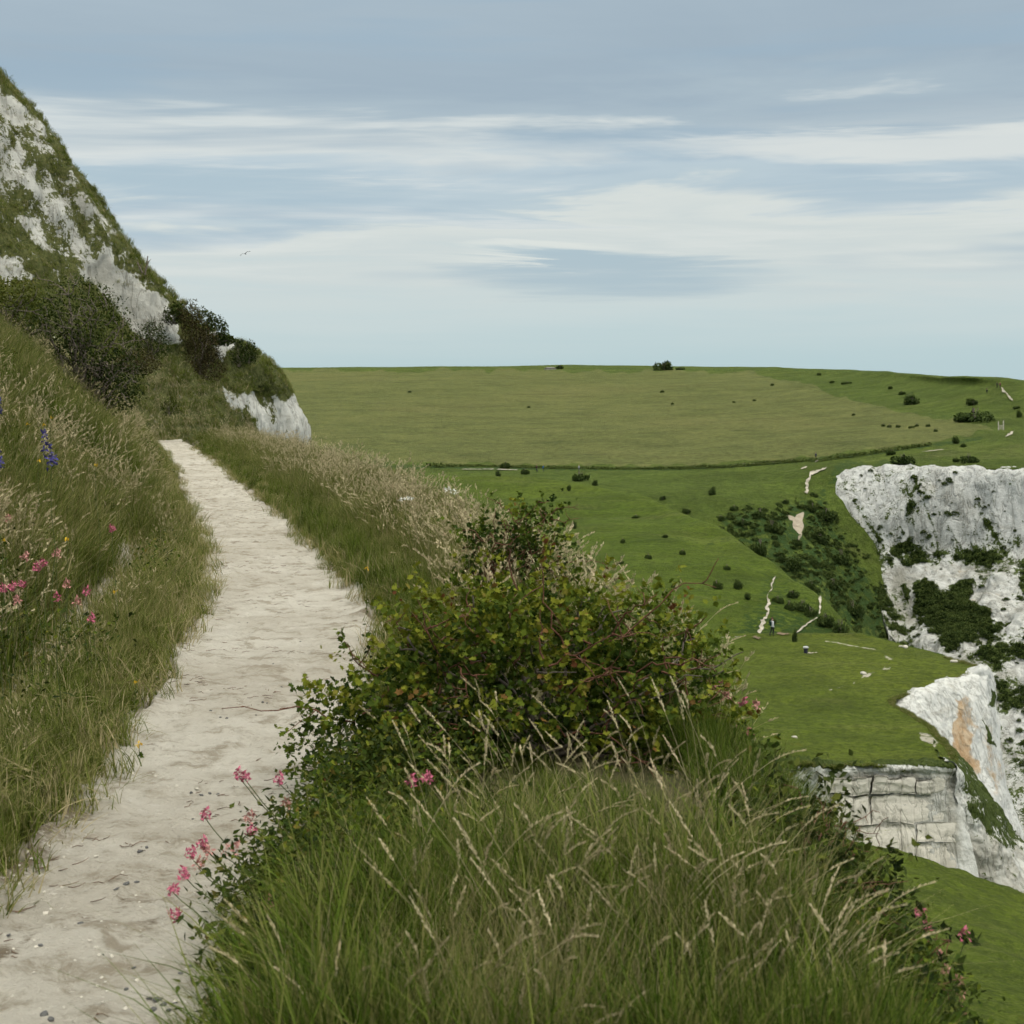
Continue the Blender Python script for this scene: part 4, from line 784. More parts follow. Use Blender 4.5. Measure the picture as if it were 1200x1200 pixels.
def stalks(n, h0, h1, spread, head, hw, lean=(0, 0), nsp=34, loose=0.4, sw=0.0016):
    """flowering grass: thin stems with a tapered seed head of small spikelets"""
    Vs, Fs, Ms, o = [], [], [], 0
    for i in range(n):
        h = rng.uniform(h0, h1); hl = head * rng.uniform(0.7, 1.3); a = rng.uniform(0, 6.28); r = spread * math.sqrt(rng.uniform())
        b = np.array([r * math.cos(a), r * math.sin(a), 0]); lx, ly = lean[0] + rng.normal(0, .16), lean[1] + rng.normal(0, .16)
        t = np.linspace(0, 1, 7); c = b + np.stack([lx * h * t ** 2, ly * h * t ** 2, h * (t - 0.12 * t ** 3)], -1)
        drp = rng.uniform(0.0, 0.6); dirn = np.array([lx, ly, 0]); dirn = dirn / (np.linalg.norm(dirn) + 1e-6)
        e = c[-1] - c[-2]; e /= np.linalg.norm(e); tt = np.linspace(0, 1, 5)[1:]
        hd = c[-1] + hl * (e * tt[:, None] + (dirn * 0.5 + np.array([0, 0, -0.5])) * (drp * tt ** 2)[:, None])
        cc = np.concatenate([c, hd]); v, f = tube(cc, np.r_[np.linspace(sw, sw * .6, 7), np.linspace(sw * .6, sw * .3, 4)], 3)
        tn = rng.uniform(0.0, 0.5); Vs.append(v); Fs.append(np.asarray(f) + o); o += len(v); Ms.append(np.tile([tn, 0, 0], (len(v), 1)))
        k = nsp; s = rng.uniform(0, 1, k); ax = np.stack([np.interp(s, np.r_[0, tt], np.r_[c[-1][q], hd[:, q]]) for q in range(3)], -1)
        ww = hw * np.sin(np.clip(s * 0.92 + 0.08, 0, 1) * np.pi) ** 0.7 * rng.uniform(.5, 1.0, k)
        al = rng.uniform(0, 6.28, k); off = np.stack([np.cos(al), np.sin(al), 0 * al], -1) * ww[:, None]
        tipd = e[None] * 1.0 + off / (hw + 1e-6) * loose; tipd /= np.linalg.norm(tipd, axis=1, keepdims=True); L = 0.012 * hw / 0.008 * rng.uniform(.7, 1.4, k)
        sd = np.cross(tipd, rng.normal(0, 1, (k, 3))); sd /= np.linalg.norm(sd, axis=1, keepdims=True)
        p0 = ax + off * 0.35; p2 = p0 + tipd * L[:, None] + off * 0.4; pm = (p0 + p2) / 2; q = np.stack([p0, pm + sd * L[:, None] * .2, p2, pm - sd * L[:, None] * .2], 1).reshape(-1, 3)
        Vs.append(q); Fs.append((np.arange(k) * 4)[:, None] + np.arange(4)[None] + o); o += len(q); Ms.append(np.stack([np.repeat(rng.uniform(0.25, 0.85, k), 4), np.ones(4 * k), np.zeros(4 * k)], -1))
    return np.concatenate(Vs), np.concatenate(Fs), np.concatenate(Ms)
def obj3(name, vfm, mat): return mk(name, vfm[0], vfm[1], mat, None, {'m': vfm[2]})
library('meadow', [obj3('t', blades(55, .18, .46, .10, .0055, .55, (.15, .8), .45, (.10, 0)), GRASS) for _ in range(6)])
library('lush', [obj3('t', blades(60, .20, .50, .10, .0060, .50, (.05, .7), .2), LUSH) for _ in range(6)])
library('long', [obj3('t', blades(9, .42, .78, .05, .0085, .75, (.25, .85), .4, (l, 0)), LUSH) for l in (-.25, -.1, .05, .2)])
library('straw', [obj3('t', blades(7, .40, .72, .06, .0028, .35, (.8, 1.0), .9, (l, 0)), GRASS) for l in (-.3, -.1, .1, .3)])
library('thatch', [obj3('t', blades(50, .08, .22, .12, .0045, 1.0, (.45, 1.0), .6), GRASS) for _ in range(4)])
library('seed', [obj3('t', stalks(7, .38, .66, .12, .075, .010, (.14, .0), 22, .6), STRAW) for _ in range(6)])
library('bigseed', [obj3('t', stalks(2, .42, .64, .05, .095, .0062, (l, 0), 54, .35, .0013), STRAW) for l in (-.35, -.2, -.1, .05, .2, .35)])
library('short', [obj3('t', blades(40, .05, .15, .13, .010, .6, (.15, .75), .3), LUSH) for _ in range(4)])
library('coarse', [obj3('t', blades(40, .25, .6, .35, .022, .6, (.2, .85), .45), GRASS) for _ in range(4)])
def herbtuft(n, r, h, sz):
    p = np.stack([rng.normal(0, r, n), rng.normal(0, r, n), rng.uniform(.02, h, n)], -1)
    return leafcloud(p, rng.uniform(.6, 1.2, n) * sz, np.clip(rng.normal(.45, .2, n), 0, 1), OVAL, 1.0)
library('herb', [obj3('t', herbtuft(70, .09, .26, .035), SCRUB) for _ in range(3)] + [obj3('t', herbtuft(80, .08, .30, .028), THORN) for _ in range(2)])
def clump(n, r, sz):
    d = rng.normal(0, 1, (n, 3)); d /= np.linalg.norm(d, axis=1, keepdims=True); d[:, 2] = np.abs(d[:, 2]); p = d * r * rng.uniform(.6, 1.0, (n, 1)) * [1, 1, .8]
    p += 0.25 * r * fbm(d, 2.0, 2, int(rng.integers(999)))[:, None] * d
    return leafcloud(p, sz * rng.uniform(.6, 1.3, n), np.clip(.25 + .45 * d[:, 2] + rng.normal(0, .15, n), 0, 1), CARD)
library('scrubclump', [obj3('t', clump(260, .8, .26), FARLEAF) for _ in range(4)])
GN = {}
def scatter_group(key):
    if key in GN: return GN[key]
    g = bpy.data.node_groups.new('scatter_' + key, 'GeometryNodeTree')
    g.interface.new_socket('Geometry', in_out='INPUT', socket_type='NodeSocketGeometry'); g.interface.new_socket('Geometry', in_out='OUTPUT', socket_type='NodeSocketGeometry')
    a = g.nodes.new('NodeGroupInput'); z = g.nodes.new('NodeGroupOutput'); ip = g.nodes.new('GeometryNodeInstanceOnPoints'); ci = g.nodes.new('GeometryNodeCollectionInfo')
    ci.inputs['Collection'].default_value = LIB[key]; ci.inputs['Separate Children'].default_value = True; ci.inputs['Reset Children'].default_value = True
    ip.inputs['Pick Instance'].default_value = True
    for nm, ty, sock in (('idx', 'INT', 'Instance Index'), ('rot', 'FLOAT_VECTOR', 'Rotation'), ('scl', 'FLOAT_VECTOR', 'Scale')):
        at = g.nodes.new('GeometryNodeInputNamedAttribute'); at.data_type = ty; at.inputs['Name'].default_value = nm; g.links.new(at.outputs['Attribute'], ip.inputs[sock])
    g.links.new(a.outputs[0], ip.inputs['Points']); g.links.new(ci.outputs[0], ip.inputs['Instance']); g.links.new(ip.outputs[0], z.inputs[0])
    GN[key] = g; return g
def scatter(name, key, pos, scale, label, cat, tilt=0.15, yaw=None, zs=1.0, view=True):
    pos = np.asarray(pos, float); scale = np.broadcast_to(np.asarray(scale, float), (len(pos),))
    if view:
        px, py = pix(pos); k = (px > -220) & (px < 1420) & (py < 1500) & (pos[:, 1] > 1.2); pos, scale = pos[k], scale[k]
    n = len(pos); me = bpy.data.meshes.new(name); me.vertices.add(n); me.vertices.foreach_set('co', pos.astype(np.float32).ravel())
    rot = np.stack([rng.normal(0, tilt, n), rng.normal(0, tilt, n), rng.uniform(0, 6.28, n) if yaw is None else rng.normal(yaw, .5, n)], -1)
    me.attributes.new('rot', 'FLOAT_VECTOR', 'POINT').data.foreach_set('vector', rot.astype(np.float32).ravel())
    sc = scale[:, None] * np.array([1, 1, zs]) * rng.uniform(.85, 1.15, (n, 3))
    me.attributes.new('scl', 'FLOAT_VECTOR', 'POINT').data.foreach_set('vector', sc.astype(np.float32).ravel())
    me.attributes.new('idx', 'INT', 'POINT').data.foreach_set('value', rng.integers(0, len(LIB[key].objects), n).astype(np.int32))
    o = bpy.data.objects.new(name, me); COL.objects.link(o); o.modifiers.new('scatter', 'NODES').node_group = scatter_group(key)
    return tag(o, label, cat, None, 'stuff')

def fpoints(n, Y0, Y1, f, powr=1.0):
    """random ground points in the foreground; f(x, Y, sl, sr, bd) gives the chance to keep each"""
    Y = Y0 * (Y1 / Y0) ** (rng.uniform(0, 1, n) ** powr); x = rng.uniform(-7.5, 3.5, n) + left_edge(Y) * (Y > 8) + 0.0
    sl, sr, bd = left_edge(Y) - x, x - right_edge(Y), x - brow(Y)
    k = rng.uniform(0, 1, n) < f(x, Y, sl, sr, bd); x, Y = x[k], Y[k]
    return np.stack([x, Y, fground(x, Y) - 0.01], -1)
def trackgap(Y, sl): return 1 - np.exp(-((sl - 0.64) / 0.24) ** 4) * sst(4.5, 5.5, Y) * sst(14.5, 12.5, Y)
def pn(x, Y, s, seed): return fbm(np.stack([x, Y, 0 * x], -1), s, 3, seed)
left = lambda x, Y, sl, sr, bd: (sl > 0.0) * (sl < 6.5) * np.clip(0.25 + 5 * sl, 0, 1) * trackgap(Y, sl)
leftA = lambda x, Y, sl, sr, bd: left(x, Y, sl, sr, bd) * sst(-0.5, 0.25, pn(x, Y, 0.9, 201))
leftB = lambda x, Y, sl, sr, bd: left(x, Y, sl, sr, bd) * sst(0.35, -0.35, pn(x, Y, 0.9, 201))
rightm = lambda x, Y, sl, sr, bd: (sr > 0.0) * (bd < np.interp(Y, [6, 9, 14, 30], [.0, .05, .15, .3])) * np.clip(0.25 + 5 * sr, 0, 1)
scl = lambda p, a=0.25: (1 + a * fbm(p, 0.8, 2, 210)) * np.interp(p[:, 1], [3, 12, 25, 40], [1.0, 1.0, .95, .8])
# shorter close to the path's edge and on the thin strip
def edge_short(p):
    sl, sr = left_edge(p[:, 1]) - p[:, 0], p[:, 0] - right_edge(p[:, 1]); e = np.maximum(sl, sr)
    return 0.40 + 0.6 * sst(0.15, 0.95, e)
far = lambda Y: np.interp(Y, [4, 12, 25, 46], [1, .75, .5, .4])
q = fpoints(75000, 4, 46, lambda x, Y, sl, sr, bd: leftA(x, Y, sl, sr, bd) * far(Y)); scatter('grass', 'meadow', q, scl(q) * edge_short(q), 'tall brown-green meadow grass covering the bank left of the path', 'grass')
q = fpoints(42000, 4, 40, lambda x, Y, sl, sr, bd: leftB(x, Y, sl, sr, bd) * far(Y)); scatter('grass', 'lush', q, scl(q) * edge_short(q) * .85, 'lush dark green grass in hollows of the left bank', 'grass')
q = fpoints(27000, 4, 46, lambda x, Y, sl, sr, bd: left(x, Y, sl, sr, bd) * far(Y) * sst(.12, .6, sl) * sst(-.35, .45, pn(x, Y, 0.5, 202))); scatter('grass', 'seed', q, scl(q) * edge_short(q) * .85, 'feathery tan seed heads standing over the left bank', 'grass', 0.25)
q = fpoints(15000, 4, 40, lambda x, Y, sl, sr, bd: ((sl > -.08) & (sl < 1.0)) * 0.6 + left(x, Y, sl, sr, bd) * .15); scatter('grass', 'thatch', q, scl(q), 'short dry straw grass fringing the left side of the path', 'grass', 0.3)
q = fpoints(9000, 4, 30, lambda x, Y, sl, sr, bd: left(x, Y, sl, sr, bd) * (sl > .3) * sst(.1, .5, pn(x, Y, 1.3, 204))); scatter('herb', 'herb', q, scl(q) * 1.1, 'low leafy herbs between the grasses of the left bank', 'herbs', 0.2)
q = fpoints(60000, 7, 46, lambda x, Y, sl, sr, bd: rightm(x, Y, sl, sr, bd) * far(Y)); scatter('grass', 'meadow', q, scl(q) * edge_short(q), 'tall meadow grass on the verge right of the path', 'grass')
q = fpoints(26000, 7, 40, lambda x, Y, sl, sr, bd: rightm(x, Y, sl, sr, bd) * sst(.6, .1, sr) * far(Y)); scatter('grass', 'lush', q, scl(q) * .55, 'short green turf along the right edge of the path', 'grass')
q = fpoints(15000, 8, 46, lambda x, Y, sl, sr, bd: rightm(x, Y, sl, sr, bd) * far(Y) * sst(.35, 1.0, sr)); scatter('grass', 'seed', q, scl(q) * .9, 'pale tan seed heads crowding the brow of the right verge', 'grass', 0.2)
q = fpoints(9000, 7, 40, lambda x, Y, sl, sr, bd: ((sr > -.08) & (sr < .35)) * 0.9); scatter('grass', 'thatch', q, scl(q), 'straw-coloured dry fringe along the right side of the path', 'grass', 0.3)
# the clump in front
fg = lambda x, Y, sl, sr, bd: (sr > np.interp(Y, [2, 3.4, 4.0, 4.4, 5, 7], [.22, .10, -.04, -.08, .0, .05])) * (bd < np.interp(Y, [3, 3.8, 4.4, 5, 6], [.04, -.05, -.22, -.4, -.6]))
fgs = lambda q: np.interp(q[:, 0] - right_edge(q[:, 1]), [-.12, .25], [.6, 1.0]) * np.interp(q[:, 1], [3.0, 3.7, 4.2, 4.7, 5.6], [1.0, .92, .62, .38, .3])
hump = lambda q: .95 + .85 * fbm(q, 2.6, 3, 220) + .25 * fbm(q, 9, 2, 221)
q = fpoints(110000, 2.3, 6.6, lambda x, Y, sl, sr, bd: fg(x, Y, sl, sr, bd) * .40 * sst(-.40, .30, pn(x, Y, 3.2, 222))); scatter('grass', 'lush', q, .80 * scl(q) * fgs(q) * hump(q), 'long green grass filling the verge before the thorn bush', 'grass', 0.2)
q = fpoints(40000, 2.3, 5.4, lambda x, Y, sl, sr, bd: fg(x, Y, sl, sr, bd) * .28 * sst(-.3, .4, pn(x, Y, 1.2, 205))); scatter('grass', 'meadow', q, .85 * scl(q) * fgs(q), 'browner grass mixed through the verge before the thorn bush', 'grass', 0.2)
q = fpoints(30000, 2.4, 5.0, lambda x, Y, sl, sr, bd: fg(x, Y, sl, sr, bd) * .24 * sst(-.4, .5, pn(x, Y, 1.8, 223))); scatter('grass', 'long', q, .80 * scl(q) * fgs(q), 'long arching green blades standing above the front verge', 'grass', 0.2, 0.0)
q = fpoints(24000, 2.4, 5.0, lambda x, Y, sl, sr, bd: fg(x, Y, sl, sr, bd) * .5 * sst(-.7, .5, x) * sst(-.5, .4, pn(x, Y, 1.5, 224))); scatter('grass', 'straw', q, .85 * scl(q) * fgs(q), 'thin straw stems mixed through the front verge', 'grass', 0.15, 0.0)
q = fpoints(14000, 3.0, 5.6, lambda x, Y, sl, sr, bd: fg(x, Y, sl, sr, bd) * .45 * sst(.75, .1, sr)); scatter('herb', 'herb', q, .95 * scl(q), 'feathery green herb leaves at the left edge of the front verge', 'herbs', 0.2)
q = fpoints(9000, 2.6, 4.7, lambda x, Y, sl, sr, bd: fg(x, Y, sl, sr, bd) * (sr > .3) * .22 * sst(-.9, .7, x + .2)); scatter('grass', 'bigseed', q, .82 * scl(q, .12), 'bent straw-coloured seed heads arching over the front verge', 'grass', 0.12, 0.0)
q = fpoints(60000, 2.6, 7, lambda x, Y, sl, sr, bd: (bd > -.05) * (bd < .55) * .3); scatter('grass', 'lush', q, .55 * scl(q), 'grass hanging over the broken right edge of the front verge', 'grass', 0.35)
q = fpoints(22000, 3.0, 4.15, lambda x, Y, sl, sr, bd: (bd > -.35) * (bd < .35) * .3 * sst(-.4, .3, pn(x, Y, 2.2, 226))); scatter('herb', 'herb', q, .9 * scl(q), 'leafy weeds crowding the broken right edge of the front verge', 'herbs', 0.3)
# the brow just beyond the bush
q = fpoints(3000, 6.0, 9, lambda x, Y, sl, sr, bd: (bd > -.6) * (bd < .5) * .3); q2 = fpoints(6000, 5.9, 7.2, lambda x, Y, sl, sr, bd: (x > .15) * (x < .95) * .09); scatter('grass', 'bigseed', q2, .95 + 0 * q2[:, 0], 'tall pale seed stalks rising past the right shoulder of the thorn bush', 'grass', 0.12, 0.0)
scatter('grass', 'seed', q, scl(q) * .9, 'seeding grass showing behind the thorn bush', 'grass', 0.15)

def surf_points(V, n, weight):
    nv, nu = V.shape[:2]; e = np.linalg.norm(np.cross(np.gradient(V, axis=0), np.gradient(V, axis=1)), axis=-1)
    px, py = pix(V); w = (e * weight * (px > -60) * (px < 1260) * (py < 1260)).ravel(); w = w / w.sum()
    k = rng.choice(nv * nu, n, p=w); i, j = np.minimum(k // nu, nv - 2), np.minimum(k % nu, nu - 2); a, b = rng.uniform(0, 1, (2, n))[..., None]
    return V[i, j] * (1 - a) * (1 - b) + V[i + 1, j] * a * (1 - b) + V[i, j + 1] * (1 - a) * b + V[i + 1, j + 1] * a * b
pxl, pyl = pix(VLH); vgl = sst(.5, .8, MLH[..., 0]) + .10 * (pyl < 335)
q = surf_points(VLH, 11000, vgl); scatter('grass', 'coarse', q, .40 * (1 + .5 * fbm(q, .3, 2, 4)), 'rough turf clinging to the chalk hillside', 'grass', .35)
q = surf_points(VLH, 900, vgl * sst(410, 440, pyl) * sst(250, 200, pxl) + vgl * polymask([(160, 440), (330, 470), (360, 525), (180, 520)], pxl, pyl, 8)); scatter('grass', 'seed', q, 1.0, 'pale dry grass at the foot of the chalk hillside', 'grass', .2)
def take(o, nv, nu):
    a = np.empty(nv * nu * 3, np.float32); o.data.vertices.foreach_get('co', a); return a.reshape(nv, nu, 3).astype(float)
VSH = take(SHELF, 260, 260); pxs, pys = pix(VSH)
q = surf_points(VSH, 1500, ((np.arange(260)[:, None] > 250) | (np.arange(260)[None] > 254) & (pys > 770)) * (pxs > 800)); q[:, 2] -= .05; scatter('grass', 'coarse', q, .42, 'ragged turf overhanging the lip of the shelf', 'grass', .5)
pxc, pyc = pix(VFC)
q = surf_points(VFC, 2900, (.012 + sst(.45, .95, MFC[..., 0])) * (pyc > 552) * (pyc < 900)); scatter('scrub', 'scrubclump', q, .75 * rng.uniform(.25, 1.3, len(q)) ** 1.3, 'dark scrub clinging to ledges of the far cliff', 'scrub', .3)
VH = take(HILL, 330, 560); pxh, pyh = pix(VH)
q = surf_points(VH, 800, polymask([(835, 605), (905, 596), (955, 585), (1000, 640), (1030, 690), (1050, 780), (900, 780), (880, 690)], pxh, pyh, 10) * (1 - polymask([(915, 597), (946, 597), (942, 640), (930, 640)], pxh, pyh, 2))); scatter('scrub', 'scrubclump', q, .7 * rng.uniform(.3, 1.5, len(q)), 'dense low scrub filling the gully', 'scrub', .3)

# ---- bushes
def bush(name, at, blobs, n, leaf, tmpl, mat, label, group=None, wood=WOOD, nbr=14, brad=.012, tone=(.0, .16), nleaf=0, lift=.42, twigs=0, sprays=0):
    """at = foot on the ground; blobs = (dx, dy, dz, rx, ry, rz) of the crown in metres"""
    root = empty(name, at, label, 'bush', group); at = np.array(at, float)
    B = np.array(blobs, float); vol = (B[:, 3] * B[:, 4] * B[:, 5]) ** (2 / 3); pick = rng.choice(len(B), n, p=vol / vol.sum())
    d = rng.normal(0, 1, (n, 3)); d /= np.linalg.norm(d, axis=1, keepdims=True); b = B[pick]
    lump = 1 + .42 * fbm(d * 1.0 + pick[:, None] * 9.7, 3.2, 3, 300 + len(B), .7); rr = (1 - .45 * rng.uniform(0, 1, n) ** 2) * lump
    p = b[:, :3] + d * b[:, 3:] * rr[:, None]; stone = np.zeros(n)
    if sprays:
        # leafy shoots: leaves strung along short stems that stick out of the crown
        ns = sprays; oi = rng.choice(n, ns); o0 = b[oi, :3] + d[oi] * b[oi, 3:] * (rr[oi] * rng.uniform(.72, 1.0, ns))[:, None]; od = d[oi] * [1, 1, .8] + rng.normal(0, .35, (ns, 3)) + [0, 0, .28]; od /= np.linalg.norm(od, axis=1, keepdims=True); ol = leaf * rng.uniform(3, 8.5, ns); st_ = rng.normal(0, .17, ns)
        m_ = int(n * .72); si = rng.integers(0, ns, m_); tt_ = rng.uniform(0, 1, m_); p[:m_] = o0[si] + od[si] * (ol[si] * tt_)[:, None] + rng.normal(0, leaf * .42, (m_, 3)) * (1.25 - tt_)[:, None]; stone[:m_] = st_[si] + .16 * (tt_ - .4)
        p[m_:] = b[m_:, :3] + d[m_:] * b[m_:, 3:] * (rr[m_:] * .82)[:, None]; stone[m_:] = -.22  # inner leaves toned darker, painting the shade in the crown's gaps
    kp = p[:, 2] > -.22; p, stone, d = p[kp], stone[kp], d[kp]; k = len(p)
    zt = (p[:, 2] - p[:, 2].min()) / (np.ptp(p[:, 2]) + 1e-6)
    tn = np.clip(tone[0] + lift * (.35 + .65 * zt) + .30 * fbm(p / (leaf * 6), 1.0, 3, 310) + stone + rng.normal(0, tone[1] * (.55 if sprays else 1), k), 0, 1)  # leaf tone lightens towards the crown top, painting in light from above
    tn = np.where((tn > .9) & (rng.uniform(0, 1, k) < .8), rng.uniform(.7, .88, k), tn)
    sz = leaf * rng.uniform(.55, 1.25, k)
    if nleaf:
        # the leaves that show largest, each its own piece
        wp = p + at; dist = np.linalg.norm(wp - [0, 0, EYE], axis=1); near = np.argsort(dist - .25 * zt)[:nleaf * 4]; near = rng.choice(near, nleaf, replace=False)
        V, fc, m = leafcloud(np.zeros((1, 3)), [1.0], np.array([.0]), tmpl, 0.0)
        variants = []
        for tv in (.35, .5, .62, .75, .86, .98):
            o = mk('leaf', tmpl[0], tmpl[1], mat, root, {'m': np.tile([tv, 0, 0], (len(tmpl[0]), 1))}); variants.append(o)
        for c, i in enumerate(near):
            src = variants[min(5, int(np.clip(tn[i] + .1, 0, .99) * 6))] if rng.uniform() > .06 else variants[5]
            o = variants[c] if c < 6 else src.copy()
            if c >= 6: COL.objects.link(o); o.parent = root
            o.location = p[i]; o.rotation_euler = (rng.uniform(-.9, .9), rng.uniform(-.9, .9), rng.uniform(0, 6.28)); s = sz[i] * 1.12; o.scale = (s, s, s)
        keep = np.ones(k, bool); keep[near] = False; p, sz, tn = p[keep], sz[keep], tn[keep]
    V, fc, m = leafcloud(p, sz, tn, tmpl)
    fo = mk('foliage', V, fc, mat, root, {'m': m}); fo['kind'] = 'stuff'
    if nbr:
        parts = []
        for i in range(nbr):
            bb = B[rng.choice(len(B), p=vol / vol.sum())]; dd = rng.normal(0, 1, 3); dd /= np.linalg.norm(dd); dd[1] = -abs(dd[1]) * .6; tip = bb[:3] + dd * bb[3:] * .98
            a = np.array([rng.normal(0, .05) * B[:, 3].max(), rng.normal(0, .05), 0]); mid = wiggle(a, tip, 12, .10, .06)
            parts.append(tube(mid, np.linspace(brad, brad * .3, 12), 5))
            for _ in range(3):
                s = mid[rng.integers(4, 11)]; parts.append(tube(wiggle(s, s + rng.normal(0, .28, 3) * bb[3:] + [0, 0, .05 * bb[5]], 6, .12), np.linspace(brad * .4, brad * .15, 6), 4))
        V, fc = joinm(parts); mk('branches', V, fc, wood, root)['kind'] = 'stuff'
    if twigs:
        parts = []
        for i in range(twigs):
            bb = B[rng.choice(len(B), p=vol / vol.sum())]; dd = rng.normal(0, 1, 3); dd[1] = -abs(dd[1]); dd /= np.linalg.norm(dd); a = bb[:3] + dd * bb[3:] * .75
            e = a + (dd * .35 + np.array([rng.normal(0, .5), rng.normal(0, .2), rng.normal(.15, .3)])) * bb[3:].mean() * .9
            w = wiggle(a, e, 9, .12, rng.uniform(-.05, .12)); parts.append(tube(w, np.linspace(brad * .40, brad * .14, 9), 5))
            for _ in range(2):
                s = w[rng.integers(3, 8)]; parts.append(tube(wiggle(s, s + rng.normal(0, .3, 3) * bb[3:].mean() * .6, 5, .15), np.linspace(brad * .25, brad * .12, 5), 4))
        V, fc = joinm(parts); mk('twigs', V, fc, WOOD if name == 'bush' else REDWOOD, root)['kind'] = 'stuff'
    return root
def gz(x, Y): return float(fground(np.array([x]), np.array([Y]))[0])
x0, y0 = .13, 5.75
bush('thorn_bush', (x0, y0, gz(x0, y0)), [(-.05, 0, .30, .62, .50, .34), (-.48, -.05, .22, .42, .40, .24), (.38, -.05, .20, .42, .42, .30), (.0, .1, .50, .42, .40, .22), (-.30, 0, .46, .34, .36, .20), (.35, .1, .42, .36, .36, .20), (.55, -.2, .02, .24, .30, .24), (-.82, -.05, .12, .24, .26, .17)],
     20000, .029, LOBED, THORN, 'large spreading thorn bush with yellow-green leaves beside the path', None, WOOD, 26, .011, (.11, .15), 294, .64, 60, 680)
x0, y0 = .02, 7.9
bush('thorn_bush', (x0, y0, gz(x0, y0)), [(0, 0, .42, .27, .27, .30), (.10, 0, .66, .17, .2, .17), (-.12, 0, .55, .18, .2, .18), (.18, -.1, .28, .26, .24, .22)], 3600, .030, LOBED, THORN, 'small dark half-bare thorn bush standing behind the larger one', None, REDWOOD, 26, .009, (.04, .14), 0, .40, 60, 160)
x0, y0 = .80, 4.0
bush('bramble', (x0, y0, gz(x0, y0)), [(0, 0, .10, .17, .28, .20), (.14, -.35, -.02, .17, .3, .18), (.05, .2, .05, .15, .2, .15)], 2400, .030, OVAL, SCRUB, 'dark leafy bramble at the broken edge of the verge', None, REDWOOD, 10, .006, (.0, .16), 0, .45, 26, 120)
def footed(px, py, Y, V_trees):
    h = hit(V_trees, px, py); return (h.x, h.y, h.z)
def at(px, py, Y): return tuple(P(px, py, Y).tolist())
BL = [B_GROUND, B_LHILL]
def leftbush(px, pyfoot, Y, w, h, n, leaf, mat, label, tone=(.0, .15), lift=.4, blobs=None, nbr=12, twigs=0, wood=WOOD):
    """w, h in photo pixels at the depth Y"""
    s = Y / F; W_, H_ = w * s / 2, h * s
    bb = blobs or [(0, 0, .45, .75, .7, .45), (-.45, 0, .35, .5, .5, .34), (.45, 0, .32, .5, .5, .32), (.1, 0, .7, .5, .5, .28)]
    bb = [(a * W_, b * W_, c * H_, d * W_, e * W_, g * H_) for a, b, c, d, e, g in bb]
    return bush('bush', at(px, pyfoot, Y), bb, n, leaf, CARD if leaf > .07 else OVAL, mat, label, 'bushes on the chalk hillside', wood, nbr, .02 * W_ + .004, tone, 0, lift, twigs)
leftbush(98, 492, 19, 150, 165, 7500, .045, SCRUB, 'big dark tangled bush with bare grey twigs in front of the chalk face', (.05, .16), .42, [(-.1, 0, .72, .62, .6, .28), (-.55, 0, .62, .4, .5, .26), (.3, 0, .55, .5, .5, .36), (.62, 0, .30, .36, .4, .24), (.0, 0, .35, .5, .5, .3), (.3, 0, .2, .6, .5, .18)], 40, 50)
leftbush(14, 396, 22, 100, 75, 3800, .05, SCRUB, 'rounded mid-green bush left of the big tangled bush', (.28, .14), .6)
leftbush(177, 420, 33, 52, 46, 1800, .055, SCRUB, 'sparse dark bush with reaching twigs below the bare chalk face', (.0, .12), .3, None, 16, 20)
leftbush(234, 438, 44, 66, 88, 5200, .07, GORSE, 'brown sloping thicket beside the buff chalk scar', (.05, .12), .45, [(-.35, 0, .78, .35, .5, .2), (-.2, 0, .55, .5, .5, .3), (.1, 0, .32, .6, .5, .3), (.4, 0, .1, .55, .5, .22)], 10)
leftbush(206, 380, 50, 34, 26, 1400, .08, SCRUB, 'small domed bush on the skyline just below the cliff', (.0, .12), .35)
leftbush(246, 404, 51.5, 52, 42, 2600, .08, SCRUB, 'dark domed bush on the skyline above the small white scar', (-.02, .12), .38, [(-.25, 0, .65, .5, .6, .36), (.25, 0, .4, .55, .6, .38), (.55, 0, .15, .4, .5, .2)])
leftbush(280, 430, 47, 24, 34, 900, .07, SCRUB, 'little dark bush under the buff chalk scar', (-.04, .1), .28)
leftbush(292, 426, 51, 26, 28, 800, .08, SCRUB, 'little dark upright bush near the end of the skyline slope', (-.02, .1), .3)
leftbush(262, 404, 52, 40, 12, 900, .08, SCRUB, 'low ragged scrub running down the skyline slope', (.1, .12), .35)
leftbush(199, 486, 34, 24, 24, 600, .05, SCRUB, 'small leafy shrub beside the far end of the path', (.12, .12), .4, None, 6)
leftbush(160, 438, 31, 60, 30, 1500, .055, GORSE, 'low brownish scrub at the foot of the chalk face', (.12, .12), .45)
for px, py, dx, hpx, lab in ((170, 322, 2, 22, 'taller bare stick on the skyline turf'), (167, 320, -4, 13, 'shorter bare stick on the skyline turf')):
    a = np.array(at(px, py, 50.5)); e = np.array(at(px + dx * 1.6, py - hpx, 50.5))
    V, fc = joinm([tube(wiggle(a, e, 7, .05), np.linspace(.035, .02, 7), 5), tube(wiggle(a * .5 + e * .5, a * .3 + e * .7 + [.15, 0, .1], 4, .05), [.015, .012, .01, .006], 4)])
    tag(mk('dead_stick', V, fc, WOOD), lab, 'stick')

